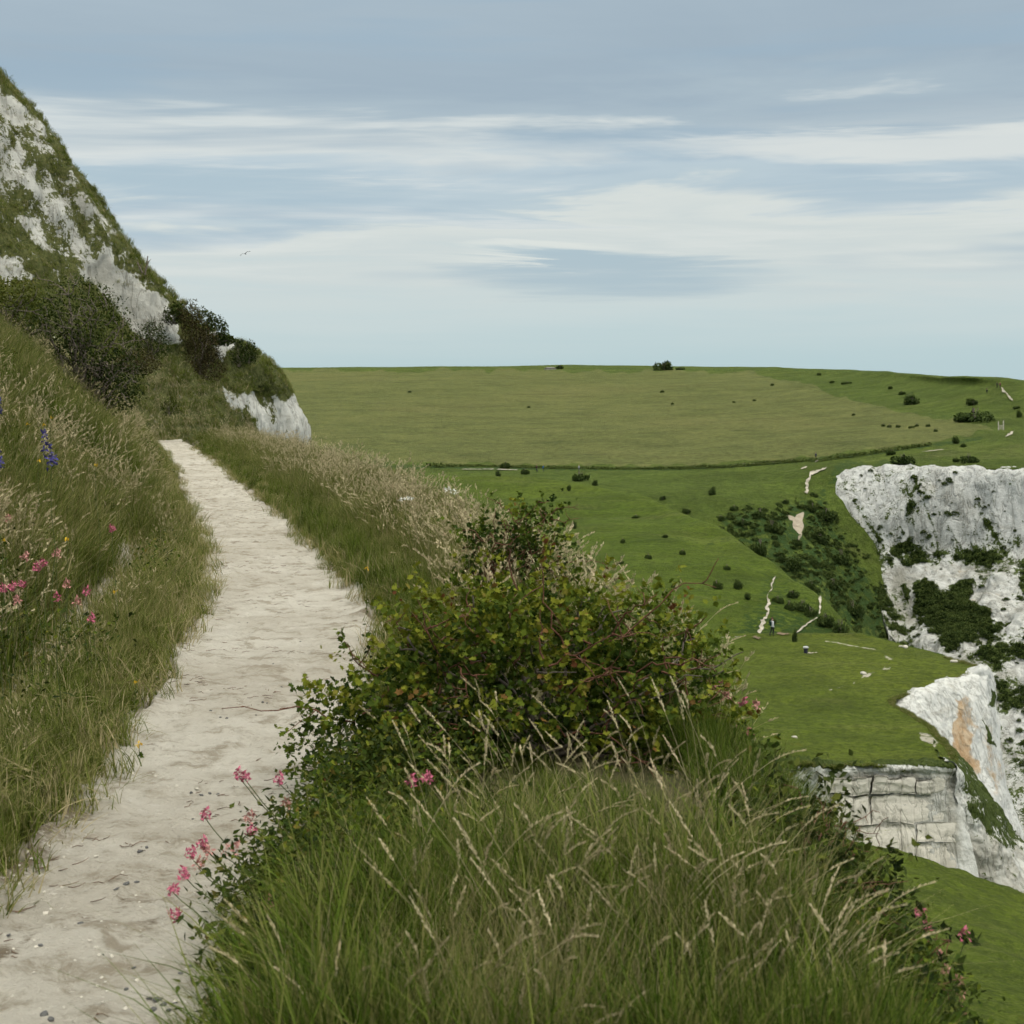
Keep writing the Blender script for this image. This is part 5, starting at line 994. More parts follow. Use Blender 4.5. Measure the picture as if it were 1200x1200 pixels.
# far bushes: a few shapes, each copied
def farbush_mesh(n, seed, flat=1.0):
    B = np.array([(rng.uniform(-.45, .45), rng.uniform(-.45, .45), rng.uniform(.15, .45), r, r * rng.uniform(.7, 1.1), r * rng.uniform(.6, .95)) for r in (.62, .5, .42, .36)]); B[:, 5] *= flat; B[:, 2] *= flat
    k = rng.integers(0, 4, n); d = rng.normal(0, 1, (n, 3)); d /= np.linalg.norm(d, axis=1, keepdims=True)
    p = B[k, :3] + d * B[k, 3:] * (1 + .45 * fbm(d + k[:, None] * 5, 2.8, 3, seed))[:, None] * rng.uniform(.75, 1, (n, 1)); p[:, 2] = np.maximum(p[:, 2], -.05)
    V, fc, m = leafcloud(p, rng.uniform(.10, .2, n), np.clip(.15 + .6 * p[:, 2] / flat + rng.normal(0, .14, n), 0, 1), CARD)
    o = mk('foliage', V, fc, FARLEAF, None, {'m': m}); o['kind'] = 'stuff'; me = o.data; bpy.data.objects.remove(o); return me
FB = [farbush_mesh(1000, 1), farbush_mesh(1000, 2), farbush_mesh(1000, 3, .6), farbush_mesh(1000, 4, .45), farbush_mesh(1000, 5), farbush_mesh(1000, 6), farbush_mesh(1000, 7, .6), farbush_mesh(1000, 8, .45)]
V, fc = joinm([tube(wiggle((0, 0, -.1), (rng.normal(0, .3), rng.normal(0, .3), .55), 6, .1), np.linspace(.04, .015, 6), 4) for _ in range(6)])
_o = mk('stem', V, fc, WOOD); FSTEM = _o.data; bpy.data.objects.remove(_o)
def farbush(px, py, w, h, label, group=None, trees=None, kind=None, name='bush'):
    p = hit(trees or [B_HILL, B_SLOPE, B_SHELF], px, py)
    if p is None: return
    s = p.y / F; k = kind if kind is not None else (0 if h > .7 * w else random.choice([2, 3]))
    root = empty(name, (p.x, p.y, p.z), label, 'bush', group, random.uniform(0, 6.28)); flat = (1, 1, .6, .45)[k]
    root.scale = (w * s / 1.7, w * s / 1.7, h * s / (.9 * flat))
    for nm, me in (('foliage', FB[k + random.choice((0, 4))]), ('stem', FSTEM)):
        o = bpy.data.objects.new(nm, me); COL.objects.link(o); o.parent = root
        if nm == 'foliage': o['kind'] = 'stuff'
    return root
farbush(778, 434, 22, 13, 'lone round bush standing against the skyline of the hayfield', None, [B_HILL], 1)
farbush(797, 433.5, 12, 3, 'low scrub patch just right of the lone skyline bush', None, [B_HILL], 3)
farbush(1069, 474, 21, 13, 'round dark bush in the green strip above the field boundary', None, [B_HILL], 0)
farbush(1056, 463, 9, 5, 'small pair-like bush just up the slope from the round dark bush', None, [B_HILL], 2)
farbush(1044, 456, 6, 4, 'tiny bush uppermost of the row above the round dark bush', None, [B_HILL], 2)
farbush(1141, 475, 16, 9, 'dark bush below the lone hillside walker', None, [B_HILL], 1)
farbush(1140, 494, 44, 12, 'long low thicket lying along the field boundary', None, [B_HILL], 3)
farbush(1120, 520, 11, 9, 'dark bush on the bend of the rough strip', None, [B_HILL], 0)
farbush(1128, 524, 8, 5, 'smaller bush tucked beside the one on the bend', None, [B_HILL], 1)
farbush(1060, 544, 32, 12, 'wide dark scrub above the cliff lip', None, [B_HILL], 2)
farbush(1045, 533, 12, 6, 'dark scrub patch under the hedge line above the cliff', None, [B_HILL], 2)
farbush(1136, 542, 20, 8, 'spreading scrub on the turf above the white cliff', None, [B_HILL], 3)
farbush(1120, 541, 10, 5, 'small scrub beside the spreading one above the white cliff', None, [B_HILL], 2)
farbush(1195, 489, 8, 9, 'dark upright bush by the frame of white scar', None, [B_HILL], 0)
farbush(1192, 479, 8, 3, 'low bush below the white chalk scar', None, [B_HILL], 3)
farbush(592, 549, 15, 8, 'dark bush left of the walking couple', None, TR, 2)
farbush(584, 558, 8, 7, 'small dark bush on the slope below the couple', None, TR, 0)
farbush(614, 556, 11, 7, 'dark bush just below the couple of walkers', None, TR, 2)
farbush(697, 569, 9, 7, 'dark bush standing alone on the slope beyond the pale walker', None, TR, 0)
farbush(667, 575, 6, 7, 'little upright bush on the upper meadow slope', None, TR, 0)
farbush(680, 563, 22, 8, 'low bramble thicket under the pale walker', None, TR, 3)
farbush(671, 619, 9, 9, 'round bush in the middle of the open meadow slope', None, TR, 1)
farbush(777, 586, 8, 6, 'dark bush at the lip where the meadow dips', None, TR, 1)
farbush(834, 580, 10, 10, 'upright dark bush on the near side of the gully head', None, [B_HILL], 0)
farbush(806, 602, 12, 7, 'bush on the rim of the green slope', None, TR, 1)
meadow_small = [(730, 636, 7, 4), (728, 661, 6, 4), (722, 662, 5, 3), (690, 670, 6, 4), (760, 655, 8, 5), (790, 690, 9, 5), (710, 690, 6, 4), (630, 640, 7, 4), (745, 607, 10, 3), (780, 630, 10, 4), (800, 650, 8, 5), (840, 690, 12, 8), (866, 690, 14, 12), (876, 702, 10, 8), (852, 668, 8, 5)]
for p in meadow_small: farbush(*p, 'low dark shrub dotted on the open meadow slope', 'shrubs on the meadow slope', [B_SLOPE])
for p in [(940, 716, 22, 10), (928, 700, 18, 8), (925, 714, 12, 8), (950, 722, 16, 8), (912, 706, 14, 6), (905, 730, 12, 6), (968, 733, 26, 14), (985, 742, 24, 12)]: farbush(*p, 'low scrub on the shaded shoulder above the shelf', 'scrub on the slope shoulder', [B_SLOPE, B_HILL])
for p in [(890, 650, 20, 14), (915, 658, 16, 13), (932, 668, 24, 17), (955, 664, 14, 10), (935, 640, 14, 9), (962, 636, 24, 18), (968, 610, 26, 14), (890, 606, 14, 8), (870, 616, 16, 8), (985, 660, 20, 12), (975, 690, 22, 12), (1000, 720, 22, 12), (905, 622, 18, 9), (952, 600, 12, 8), (920, 590, 10, 5), (860, 598, 10, 5), (845, 610, 12, 6), (950, 690, 16, 10)]:
    farbush(*p, 'dark rounded bush down in the gully', 'bushes in the gully', [B_HILL])
for p in [(905, 452, 5, 2.5), (960, 440, 5, 3), (975, 449, 6, 3), (992, 450, 12, 2.5), (480, 460, 5, 2), (620, 478, 4, 2), (776, 460, 5, 2.5), (788, 474, 4, 2), (1000, 487, 5, 2.5), (1035, 500, 5, 3), (1042, 501, 6, 3), (1052, 501, 6, 3), (1068, 502, 7, 3), (1074, 500, 5, 3), (1088, 500, 6, 3), (1096, 506, 5, 3), (884, 470, 4, 2), (860, 472, 4, 2)]:
    farbush(*p, 'tiny dark thistle clump dotted over the hayfield', 'clumps dotted over the hayfield', [B_HILL], 3)
farbush(829, 774, 16, 6, 'flat brown scrub patch on the shelf behind the seed heads', None, [B_SHELF], 3)
farbush(931, 752, 7, 16, 'stunted dark thorn standing beside the pale diagonal track', None, [B_SHELF, B_SLOPE], 0)
# hedge between hayfield and meadow
def hedge():
    line = [(500, 548), (560, 546.5), (640, 549), (720, 550), (800, 550), (860, 547.5), (905, 544), (938, 541), (960, 541), (1010, 534), (1090, 522)]
    q = np.array(line, float); d = np.r_[0, np.cumsum(np.hypot(*np.diff(q, axis=0).T))]; n = 420; t = np.linspace(0, d[-1], n); pts = []
    for a, b in zip(np.interp(t, d, q[:, 0]), np.interp(t, d, q[:, 1])):
        h = hit([B_HILL], a, b)
        if h: pts.append((h.x, h.y, h.z))
    pts = np.array(pts); o = pts[0]; root = empty('hedge', tuple(o), 'long dark green hedge along the bottom of the hayfield', 'hedge')
    k = rng.integers(0, len(pts), 8000); hh = (.7 + .9 * fbm(pts, 1 / 9., 3, 402))[k]
    p = pts[k] - o + np.stack([rng.normal(0, .4, len(k)), rng.normal(0, .6, len(k)), hh * rng.uniform(0, 1, len(k)) ** .7], -1)
    V, fc, m = leafcloud(p, rng.uniform(.25, .5, len(k)), np.clip(rng.normal(.8, .2, len(k)), 0, 1), CARD)
    f = mk('foliage', V, fc, FARLEAF, root, {'m': m}); f['kind'] = 'stuff'
hedge()

# ---- flowers
HEADS = {}
def floret_mesh(key, n, L, R, sz, mat):
    s = rng.uniform(0, 1, n); a = rng.uniform(0, 6.28, n); r = R * np.sin((.12 + .8 * (1 - s)) * np.pi * .55) ** .8
    p = np.stack([r * np.cos(a), r * np.sin(a), s * L], -1); V, fc, m = leafcloud(p, sz * rng.uniform(.7, 1.2, n), rng.uniform(0, 1, n), OVAL)
    o = mk('flower_head', V, fc, mat); HEADS[key] = o.data; bpy.data.objects.remove(o)
floret_mesh('pink', 46, .030, .012, .013, PINK); floret_mesh('pale', 40, .028, .013, .013, PALEPINK); floret_mesh('blue', 90, .17, .022, .022, BLUE); floret_mesh('white', 16, .012, .014, .016, WHITE)
floret_mesh('yellow', 14, .008, .010, .012, YELLOW); floret_mesh('purple', 18, .014, .012, .015, PURPLE); floret_mesh('dark', 30, .016, .009, .008, DARKHEAD); floret_mesh('umbel', 60, .012, .05, .016, WHITE); floret_mesh('bud', 26, .045, .008, .010, PALEPINK)
def flower(kind, px, py, Y, label, group, scale=1.0, lean=0.0, name=None, cat='flower'):
    """head where the pixel looks at the depth Y; the stem runs down to the ground"""
    hp = P(px, py, Y); bx, by = hp[0] + lean, hp[1] + rng.uniform(-.05, .1)
    if Y < 40: bz = gz(bx, by)
    bz = min(bz, hp[2] - .12); root = empty(name or (cat.replace(' ', '_')), (bx, by, bz), label, cat, group); b = np.array([bx, by, bz])
    c = wiggle((0, 0, 0), hp - b, 8, .04, -.06 * np.sign(lean) if lean else 0); V, fc = tube(c, np.linspace(.0024, .0014, 8), 4); mk('stem', V, fc, STEM, root)
    h = bpy.data.objects.new('flower_head' if kind != 'dark' else 'seed_head', HEADS[kind]); COL.objects.link(h); h.parent = root; h.location = Vector(c[-1]) - Vector((0, 0, .005)); h.scale = (scale,) * 3
    h.rotation_euler = (rng.normal(0, .25), rng.normal(0, .25) - lean * .8, rng.uniform(0, 6.28))
    n = 10; s = rng.uniform(.1, .75, n); p = np.stack([np.interp(s, np.linspace(0, 1, 8), c[:, q]) for q in range(3)], -1)
    V, fc, m = leafcloud(p, rng.uniform(.02, .035, n), rng.uniform(.3, .7, n), OVAL, 1.2); l = mk('leaves', V, fc, THORN, root, {'m': m}); l['kind'] = 'stuff'
    return root
g1 = 'pink flowers leaning over the path'
for px, py, Y, k in ((240, 958, 4.5, 'pink'), (222, 1003, 4.3, 'pink'), (236, 992, 4.4, 'pink'), (246, 1001, 4.4, 'pale'), (232, 1017, 4.3, 'pale'), (217, 1028, 4.2, 'pink'), (202, 1045, 4.1, 'pink'), (210, 1074, 4.0, 'pink'), (280, 911, 4.9, 'pink'), (287, 913, 4.9, 'pink'), (326, 917, 4.8, 'pink'),
                     (290, 962, 4.6, 'pale'), (294, 977, 4.5, 'pink'), (272, 996, 4.4, 'pale'), (336, 948, 4.6, 'pale'), (262, 1003, 4.4, 'bud'), (318, 1063, 3.9, 'pale'), (246, 1183, 3.5, 'pale'), (480, 918, 4.4, 'pink'), (500, 914, 4.4, 'pink')):
    flower(k, px, py, Y, 'pink pea-like flower spike leaning over the left edge of the front verge', g1, 1.15, .22 if px < 340 else .02, 'pink_flower')
for px, py, k in ((50, 663, 'pink'), (44, 668, 'pink'), (12, 690, 'pink'), (4, 693, 'pink'), (20, 706, 'pale'), (78, 688, 'pale'), (66, 652, 'pale'), (68, 703, 'pink'), (101, 696, 'pink'), (90, 708, 'pale'), (107, 728, 'pink'), (10, 610, 'pale'), (132, 622, 'pink'), (28, 655, 'pale'), (28, 687, 'pink')):
    flower(k, px, py, 7.2 if py > 640 else 8.6, 'pink flower head standing among the meadow grass of the left bank', 'pink flowers on the left bank', 1.35, .05, 'pink_flower')
for px, py, k in ((1080, 1073, 'pink'), (1083, 1090, 'pink'), (1131, 1101, 'pink'), (1098, 1125, 'pale'), (1077, 1143, 'pink'), (1107, 1143, 'pale'), (1123, 1156, 'pale'), (899, 1103, 'pink'), (936, 1123, 'pink'), (944, 1148, 'pink'), (948, 1153, 'pale'), (918, 1130, 'pink'), (1008, 1072, 'pink'), (1033, 1076, 'pale'), (1066, 1190, 'pink'), (1126, 1194, 'pink'), (1095, 1192, 'pink'), (1014, 1160, 'pale'), (1040, 1158, 'pale'), (1125, 1174, 'bud'), (1006, 1052, 'bud'), (1034, 1048, 'bud')):
    flower(k, px, py, 3.9, 'pink flower head at the broken right edge of the front verge', 'pink flowers on the right edge', 1.1, -.10 if px > 1000 else -.03, 'pink_flower')
for px, py, k in ((845, 796, 'pink'), (849, 799, 'pale'), (828, 802, 'pale'), (840, 805, 'pink'), (852, 819, 'pale'), (869, 826, 'pink'), (878, 862, 'pink'), (864, 861, 'pale'), (800, 787, 'pink'), (884, 830, 'pale')):
    flower(k, px, py, 5.9, 'small pink flower rising behind the right shoulder of the thorn bush', 'pink flowers behind the thorn bush', 1.25, -.05, 'pink_flower')
for px, py, Y, sc, lab in ((66, 545, 6.2, .95, 'tall violet-blue flower spike nearest the pink flowers'), (4, 548, 6.2, .8, 'short violet-blue flower spike below the other two'), (3, 482, 6.6, .65, 'dark violet-blue flower spike standing highest on the bank')):
    flower('blue', px - 6, py, Y, lab, 'violet-blue flower spikes', sc, .05, 'blue_flower')
for px, py in ((978, 1056), (990, 1080), (998, 1102), (1009, 1114), (974, 1052)): flower('white', px, py, 4.3, 'white flower on the bramble at the broken edge of the verge', 'white bramble flowers', 1.2, -.03, 'white_flower')
for px, py in ((1033, 1113), (1046, 1118)): flower('purple', px, py, 4.1, 'purple flower beside the bramble on the broken verge', 'purple flowers by the bramble', 1.1, -.05, 'purple_flower')
for px, py, Y in ((1004, 973, 4.4), (968, 972, 4.4), (996, 997, 4.3), (959, 982, 4.4), (622, 1146, 3.3), (640, 1141, 3.3), (767, 714, 7.2), (1111, 1187, 3.7)): flower('dark', px, py, Y, 'dark round seed head on a thin stem above the front verge', 'dark seed heads', 1.0 if Y < 5 else 1.5, -.04, 'seed_head_plant', 'seed head')
for px, py, Y in ((476, 585, 12.5), (528, 575, 12.8)): flower('umbel', px, py, Y, 'flat white flower cluster above the verge grass', 'white flower clusters', 1.3, 0, 'white_flower')
for px, py, Y in ((429, 666, 10), (78, 632, 8), (45, 540, 10), (52, 498, 12), (60, 489, 12), (160, 1190 / 1.49, 7.0), (135, 693, 8), (914, 957, 4.6), (934, 988, 4.5), (164, 872, 6.2), (5, 633, 8), (112, 545, 10), (32, 497, 12)): flower('yellow', px, py, Y, 'small yellow flower in the grass', 'small yellow flowers', 1.3, 0, 'yellow_flower')

# ---- stones and litter on the path
def stone_mesh(seed):
    u, v = np.meshgrid(np.linspace(0, 2 * np.pi, 9)[:-1], np.linspace(0, np.pi, 6)[1:-1]); d = np.stack([np.sin(v) * np.cos(u), np.sin(v) * np.sin(u), np.cos(v)], -1).reshape(-1, 3); d = np.concatenate([d, [[0, 0, 1], [0, 0, -1]]])
    V = d * (1 + .35 * fbm(d + seed * 3.3, 1.4, 3, seed))[:, None] * [1, .75, .5]; nf = []
    for r in range(3):
        for c in range(8): nf.append([r * 8 + c, r * 8 + (c + 1) % 8, (r + 1) * 8 + (c + 1) % 8, (r + 1) * 8 + c])
    tr = [[c, 32, (c + 1) % 8] for c in range(8)] + [[24 + c, 24 + (c + 1) % 8, 33] for c in range(8)]
    o = mk('pebble', V, [np.array(nf), np.array(tr)], None, None, None, False); me = o.data; bpy.data.objects.remove(o); return me
SM = []
for i in range(5): me = stone_mesh(i + 1); me.materials.append(FLINT); SM.append(me)
SC = []
for i in range(4): me = stone_mesh(i + 11); me.materials.append(CHALKLUMP); SC.append(me)
def pebble(px, py, size, meshes, label, group):
    h = hit([B_PATH, B_GROUND], px, py)
    if h is None: return
    o = bpy.data.objects.new('pebble', random.choice(meshes)); COL.objects.link(o); o.location = (h.x, h.y, h.z + size * .12); o.scale = (size * random.uniform(.8, 1.3), size, size * random.uniform(.7, 1.1)); o.rotation_euler = (random.uniform(-.3, .3), random.uniform(-.3, .3), random.uniform(0, 6.28))
    tag(o, label, 'pebble', group)
spots = [(186, 1172, .02), (192, 1178, .016), (180, 1184, .018), (175, 1170, .014), (198, 1184, .013), (205, 1176, .012), (52, 1190, .022), (60, 1195, .016), (212, 1141, .012), (224, 1133, .011), (148, 1036, .016), (160, 1034, .012), (136, 1042, .013), (164, 998, .015), (172, 993, .012), (224, 929, .013), (236, 932, .014), (246, 930, .014), (255, 931, .011), (308, 823, .012), (313, 824, .010), (266, 842, .015), (258, 841, .012), (300, 838, .010), (247, 833, .011), (372, 843, .014), (94, 1082, .012), (10, 1096, .013), (148, 1160, .012), (215, 1119, .010), (330, 805, .009), (290, 730, .009), (268, 716, .010), (300, 712, .009), (320, 778, .01), (352, 752, .009), (226, 960, .009), (120, 1120, .01)]
for s in spots: pebble(*s[:2], s[2] * .72, SM, 'dark flint pebble lying on the chalk path', 'flint pebbles on the path')
for _ in range(40):
    Y = 3.6 * (14 / 3.6) ** random.random(); u = random.choice([random.uniform(0, .2), random.uniform(.8, 1), random.random()]); x = left_edge(Y) * (1 - u) + right_edge(Y) * u; a, b = pix(np.array([x, Y, 0.0]))
    pebble(float(a), float(b), random.uniform(.006, .011), SC + SM[:1], 'pale chalk crumb lying on the path', 'chalk crumbs on the path')
def gravel():
    n = 3600; Y = 3.2 * (34 / 3.2) ** rng.uniform(0, 1, n); u = np.where(rng.uniform(0, 1, n) < .75, np.where(rng.uniform(0, 1, n) < .5, rng.beta(.7, 5, n), 1 - rng.beta(.7, 5, n)), rng.uniform(0, 1, n)); x = left_edge(Y) * (1 - u) + right_edge(Y) * u
    k = fbm(np.stack([x * 2, Y * 1.5, 0 * x], -1), 1.0, 3, 511) > -.12; x, Y = x[k], Y[k]; T = np.array([[1, 0, 0], [0, 1, 0], [-1, 0, 0], [0, -1, 0], [0, 0, 1], [0, 0, -1.]]); Fc = np.array([[0, 1, 4], [1, 2, 4], [2, 3, 4], [3, 0, 4]])
    z = np.array([(B_PATH.ray_cast(Vector((a, b, 2)), Vector((0, 0, -1)))[0] or Vector((0, 0, -.05))).z for a, b in zip(x, Y)]); m = len(x); sz = rng.uniform(.002, .008, m) * np.interp(Y, [3, 20], [.8, 1.8]) * rng.uniform(.5, 1.5, m)
    V = np.einsum('nij,nkj->nki', rotm(m, .6), T[None] * rng.uniform(.6, 1.3, (m, 6, 1))) * sz[:, None, None] * [1.2, 1.2, .7] + np.stack([x, Y, z], -1)[:, None]
    o = mk('gravel', V, (Fc[None] + (np.arange(m) * 6)[:, None, None]).reshape(-1, 3), CHALKLUMP, None, None, False); tag(o, 'crumbled chalk rubble strewn along both edges of the path', 'chalk rubble', None, 'stuff')
gravel()
def litter():
    n = 900; Y = 3.4 * (30 / 3.4) ** rng.uniform(0, 1, n); u = np.where(rng.uniform(0, 1, n) < .5, rng.beta(.6, 1.6, n), rng.uniform(0, 1, n)); x = left_edge(Y) * (1 - u) + right_edge(Y) * u
    cl = fbm(np.stack([x * 2, Y * 2.5, 0 * x], -1), 1.0, 3, 501) > .02; x, Y = x[cl], Y[cl]; Vs, Fs, o = [], [], 0
    for a, b in zip(x, Y):
        h = B_PATH.ray_cast(Vector((a, b, 2)), Vector((0, 0, -1)))[0]
        if h is None: continue
        L = random.uniform(.015, .07); th = random.gauss(0, .6); e = np.array([math.cos(th) * L, math.sin(th) * L, random.uniform(0, .006)]); s = np.array([h.x, h.y, h.z + .003])
        v, f = tube(wiggle(s, s + e, 4, .15), [.0016, .002, .0016, .001], 3); Vs.append(v); Fs.append(f + o); o += len(v)
    ob = mk('litter', np.concatenate(Vs), np.concatenate(Fs), plain('dry_litter', (0.13, 0.085, 0.055), .9, .5, 20)); tag(ob, 'bits of dry stalk and twig scattered over the chalk path', 'dry litter', None, 'stuff')
litter()

# ================================================================== PEOPLE, BIRD, SMALL STRUCTURES
def cloth(name, legs, top, skin=(0.45, 0.27, 0.20), hips=.50, neck=.835):
    m, t = newmat(name); v = t.n('ShaderNodeTexCoord').outputs['Object']; z = t.n('ShaderNodeSeparateXYZ', None, Vector=v).outputs[2]; zz = t.math('ADD', t.math('DIVIDE', z, 1.75), t.math('MULTIPLY', t.math('SUBTRACT', t.noise(v, 9, 3), .5), .01))
    c = t.ramp(zz, [(0, (.03, .025, .02)), (.045, legs), (hips, top), (neck, skin)], 'CONSTANT'); out(t, princ(t, c, .85)); return m
SKEL = [((0, 0, .95), .135), ((0, 0, 1.12), .125), ((0, 0, 1.32), .15), ((0, 0, 1.46), .075), ((0, .015, 1.53), .058), ((0, .02, 1.62), .088), ((0, .02, 1.70), .078),
        ((.10, .0, .88), .095), ((.10, .10, .50), .062), ((.10, .02, .08), .045), ((.10, .14, .04), .04), ((-.10, .0, .88), .095), ((-.10, -.04, .50), .062), ((-.10, -.24, .12), .045), ((-.10, -.13, .05), .04),
        ((.19, 0, 1.38), .062), ((.25, -.08, 1.12), .046), ((.25, .06, .90), .034), ((.25, .10, .83), .036), ((-.19, 0, 1.38), .062), ((-.25, .04, 1.12), .046), ((-.23, .22, .96), .034), ((-.23, .28, .92), .036), ((0, .105, 1.62), .022)]
SE = [(0, 1), (1, 2), (2, 3), (3, 4), (4, 5), (5, 6), (0, 7), (7, 8), (8, 9), (9, 10), (0, 11), (11, 12), (12, 13), (13, 14), (2, 15), (15, 16), (16, 17), (17, 18), (2, 19), (19, 20), (20, 21), (21, 22), (5, 23)]
def person(px, py, trees, hpx, mat, hair, label, group=None, rz=0.0, pack=None):
    p = hit(trees, px, py)
    root = empty('person', (p.x, p.y, p.z), label, 'person', group, rz); s = hpx * p.y / F / 1.78; s = min(max(s, .85), 1.15); root.scale = (s,) * 3
    me = bpy.data.meshes.new('body'); me.from_pydata([a for a, b in SKEL], SE, []); o = bpy.data.objects.new('body', me); COL.objects.link(o); o.parent = root; me.materials.append(mat)
    o.modifiers.new('skin', 'SKIN')
    for sv, (a, r) in zip(me.skin_vertices[0].data, SKEL): sv.radius = (r, r)
    me.skin_vertices[0].data[0].use_root = True; o.modifiers.new('sub', 'SUBSURF').levels = 1; o.modifiers['sub'].render_levels = 2
    d = rng.normal(0, 1, (60, 3)); u, v = np.meshgrid(np.linspace(0, 6.283, 13)[:-1], np.linspace(0, 1.9, 7)); V = np.stack([np.sin(v) * np.cos(u) * .098, .0 + np.sin(v) * np.sin(u) * .108 - .005, np.cos(v) * .10 + 1.69], -1).reshape(-1, 3); V[:, 1] = np.minimum(V[:, 1], .075)
    i = np.arange(6)[:, None] * 12 + np.arange(12)[None]; j = np.arange(6)[:, None] * 12 + (np.arange(12)[None] + 1) % 12; mk('hair', V, np.stack([i, j, j + 12, i + 12], -1).reshape(-1, 4), hair, root)
    if pack:
        u, v = np.meshgrid(np.linspace(0, 2 * np.pi, 17)[:-1], np.linspace(-1, 1, 9)); ex = lambda a: np.sign(a) * np.abs(a) ** .6; w = (1 - np.abs(v) ** 4) ** .5 * .98 + .02
        V = np.stack([ex(np.cos(u)) * .14 * w, ex(np.sin(u)) * .09 * w - .20, 1.20 + v * .24], -1).reshape(-1, 3); i = np.arange(8)[:, None] * 16 + np.arange(16)[None]; j = np.arange(8)[:, None] * 16 + (np.arange(16)[None] + 1) % 16
        b = mk('backpack', V, np.stack([i, j, j + 16, i + 16], -1).reshape(-1, 4), pack, root)
        for sx in (-.1, .1):
            V, fc = tube(np.array([(sx, -.15, 1.0), (sx, .02, 1.06), (sx, .16, 1.22), (sx, .13, 1.38), (sx, 0, 1.49), (sx, -.15, 1.42)]), .016, 5); mk('strap', V, fc, pack, b)
    return root
BRH = plain('brown_hair', (.10, .05, .03), .8, .3); DKH = plain('dark_hair', (.02, .016, .012), .8, .3); FAIR = plain('fair_hair', (.32, .22, .11), .8, .3)
person(905, 745, [B_SLOPE, B_SHELF], 21.5, cloth('white_shirt_dark_trousers', (.022, .020, .024), (.70, .70, .72)), BRH, 'walker in white shirt and dark trousers carrying a dark backpack', None, math.radians(-70), plain('dark_green_pack', (.012, .035, .028), .8, .3))
person(629, 553, TR, 9, cloth('dark_jacket', (.03, .03, .05), (.10, .045, .06)), DKH, 'walker in a dark jacket beside one in bright blue', 'walkers along the hedge path', math.radians(80))
person(636.5, 552.5, TR, 8, cloth('blue_jacket', (.03, .04, .08), (.03, .16, .42)), DKH, 'walker in a bright blue jacket on the hedge path', 'walkers along the hedge path', math.radians(80))
person(678.5, 552, TR, 7.5, cloth('pale_jacket', (.12, .12, .15), (.48, .48, .55)), FAIR, 'walker in pale clothes alone on the hedge path', 'walkers along the hedge path', math.radians(80))
person(956, 538, [B_HILL], 8, cloth('navy_coat', (.04, .03, .03), (.03, .035, .07)), DKH, 'walker in navy standing above the gully path', None, math.radians(20))
person(1168.5, 455, [B_HILL], 7.5, cloth('black_coat', (.02, .02, .025), (.014, .014, .025)), DKH, 'walker in black near the top of the white chalk track', 'walkers on the far chalk track', math.radians(160))
person(1172, 455, [B_HILL], 7.5, cloth('maroon_coat', (.05, .03, .04), (.16, .035, .05)), BRH, 'walker in maroon near the top of the white chalk track', 'walkers on the far chalk track', math.radians(160))
person(1156.5, 462, [B_HILL], 7, cloth('dark_green_coat', (.02, .022, .02), (.018, .028, .022)), DKH, 'walker in dark green alone on the hillside left of the chalk track', None, math.radians(200))

def gull():
    Y = 190; c = P(287.5, 297.5, Y); s = 1.0
    # body rings, then wings grown from its sides as one mesh
    xs = np.array([-.27, -.2, -.1, 0, .1, .18, .24, .28]); rr = np.array([.01, .03, .07, .085, .075, .05, .045, .008]); th = np.linspace(0, 2 * np.pi, 9)[:-1]
    V = [np.stack([r * np.cos(th), 0 * th + x, r * .9 * np.sin(th)], -1) for x, r in zip(xs, rr)]; V = np.concatenate(V); F4 = []
    for i in range(7):
        for j in range(8): F4.append([i * 8 + j, i * 8 + (j + 1) % 8, (i + 1) * 8 + (j + 1) % 8, (i + 1) * 8 + j])
    F4 = [f for f in F4]; Vl = [V]; o = len(V)
    for sg in (1, -1):
        sp = np.array([0, .18, .38, .6, .8]); z = np.array([.02, .10, .14, .11, .05]); ch = np.array([.20, .19, .16, .11, .02]); yo = np.array([.02, .06, .07, .02, -.05])
        top = np.stack([sg * (sp + .03), yo + ch / 2, z], -1); bk = np.stack([sg * (sp + .03), yo - ch / 2, z - .01], -1); tm = np.stack([sg * (sp + .03), yo, z + .02], -1)
        Vl.append(np.concatenate([top, tm, bk])); 
        for i in range(4): F4 += [[o + i, o + i + 1, o + 5 + i + 1, o + 5 + i], [o + 5 + i, o + 5 + i + 1, o + 10 + i + 1, o + 10 + i]]
        o += 15
    Vl.append(np.array([[.02, -.25, 0], [-.02, -.25, 0], [-.08, -.40, 0], [.08, -.40, 0]])); F4.append([o, o + 1, o + 2, o + 3])
    b = mk('bird', np.concatenate(Vl), np.array(F4), plain('bird_plumage', (.05, .05, .052), .8, .4, 6)); b.location = c; b.rotation_euler = (math.radians(12), math.radians(-24), math.radians(35)); tag(b, 'dark bird gliding with spread wings beside the chalk hill', 'bird')
gull()
def post():
    p = hit([B_SHELF], 944.3, 765.5); root = empty('marker_post', p, 'short dark post with a pale cap on the shelf turf', 'post')
    def lath(prof, mat, nm):
        th = np.linspace(0, 2 * np.pi, 17)[:-1]; V = np.concatenate([np.stack([r * np.cos(th), r * np.sin(th), 0 * th + z], -1) for r, z in prof]); n = len(prof); i = np.arange(n - 1)[:, None] * 16 + np.arange(16)[None]; j = np.arange(n - 1)[:, None] * 16 + (np.arange(16)[None] + 1) % 16
        mk(nm, V, np.stack([i, j, j + 16, i + 16], -1).reshape(-1, 4), mat, root)
    lath([(.16, -.1), (.17, 0), (.17, .1), (.155, .14), (.17, .3), (.18, .42)], plain('dark_paint', (.02, .022, .035), .6, .3), 'shaft'); lath([(.17, .42), (.24, .43), (.24, .52), (.20, .56), (.08, .59), (.005, .6)], plain('pale_cap', (.42, .43, .42), .7, .2), 'cap')
post()
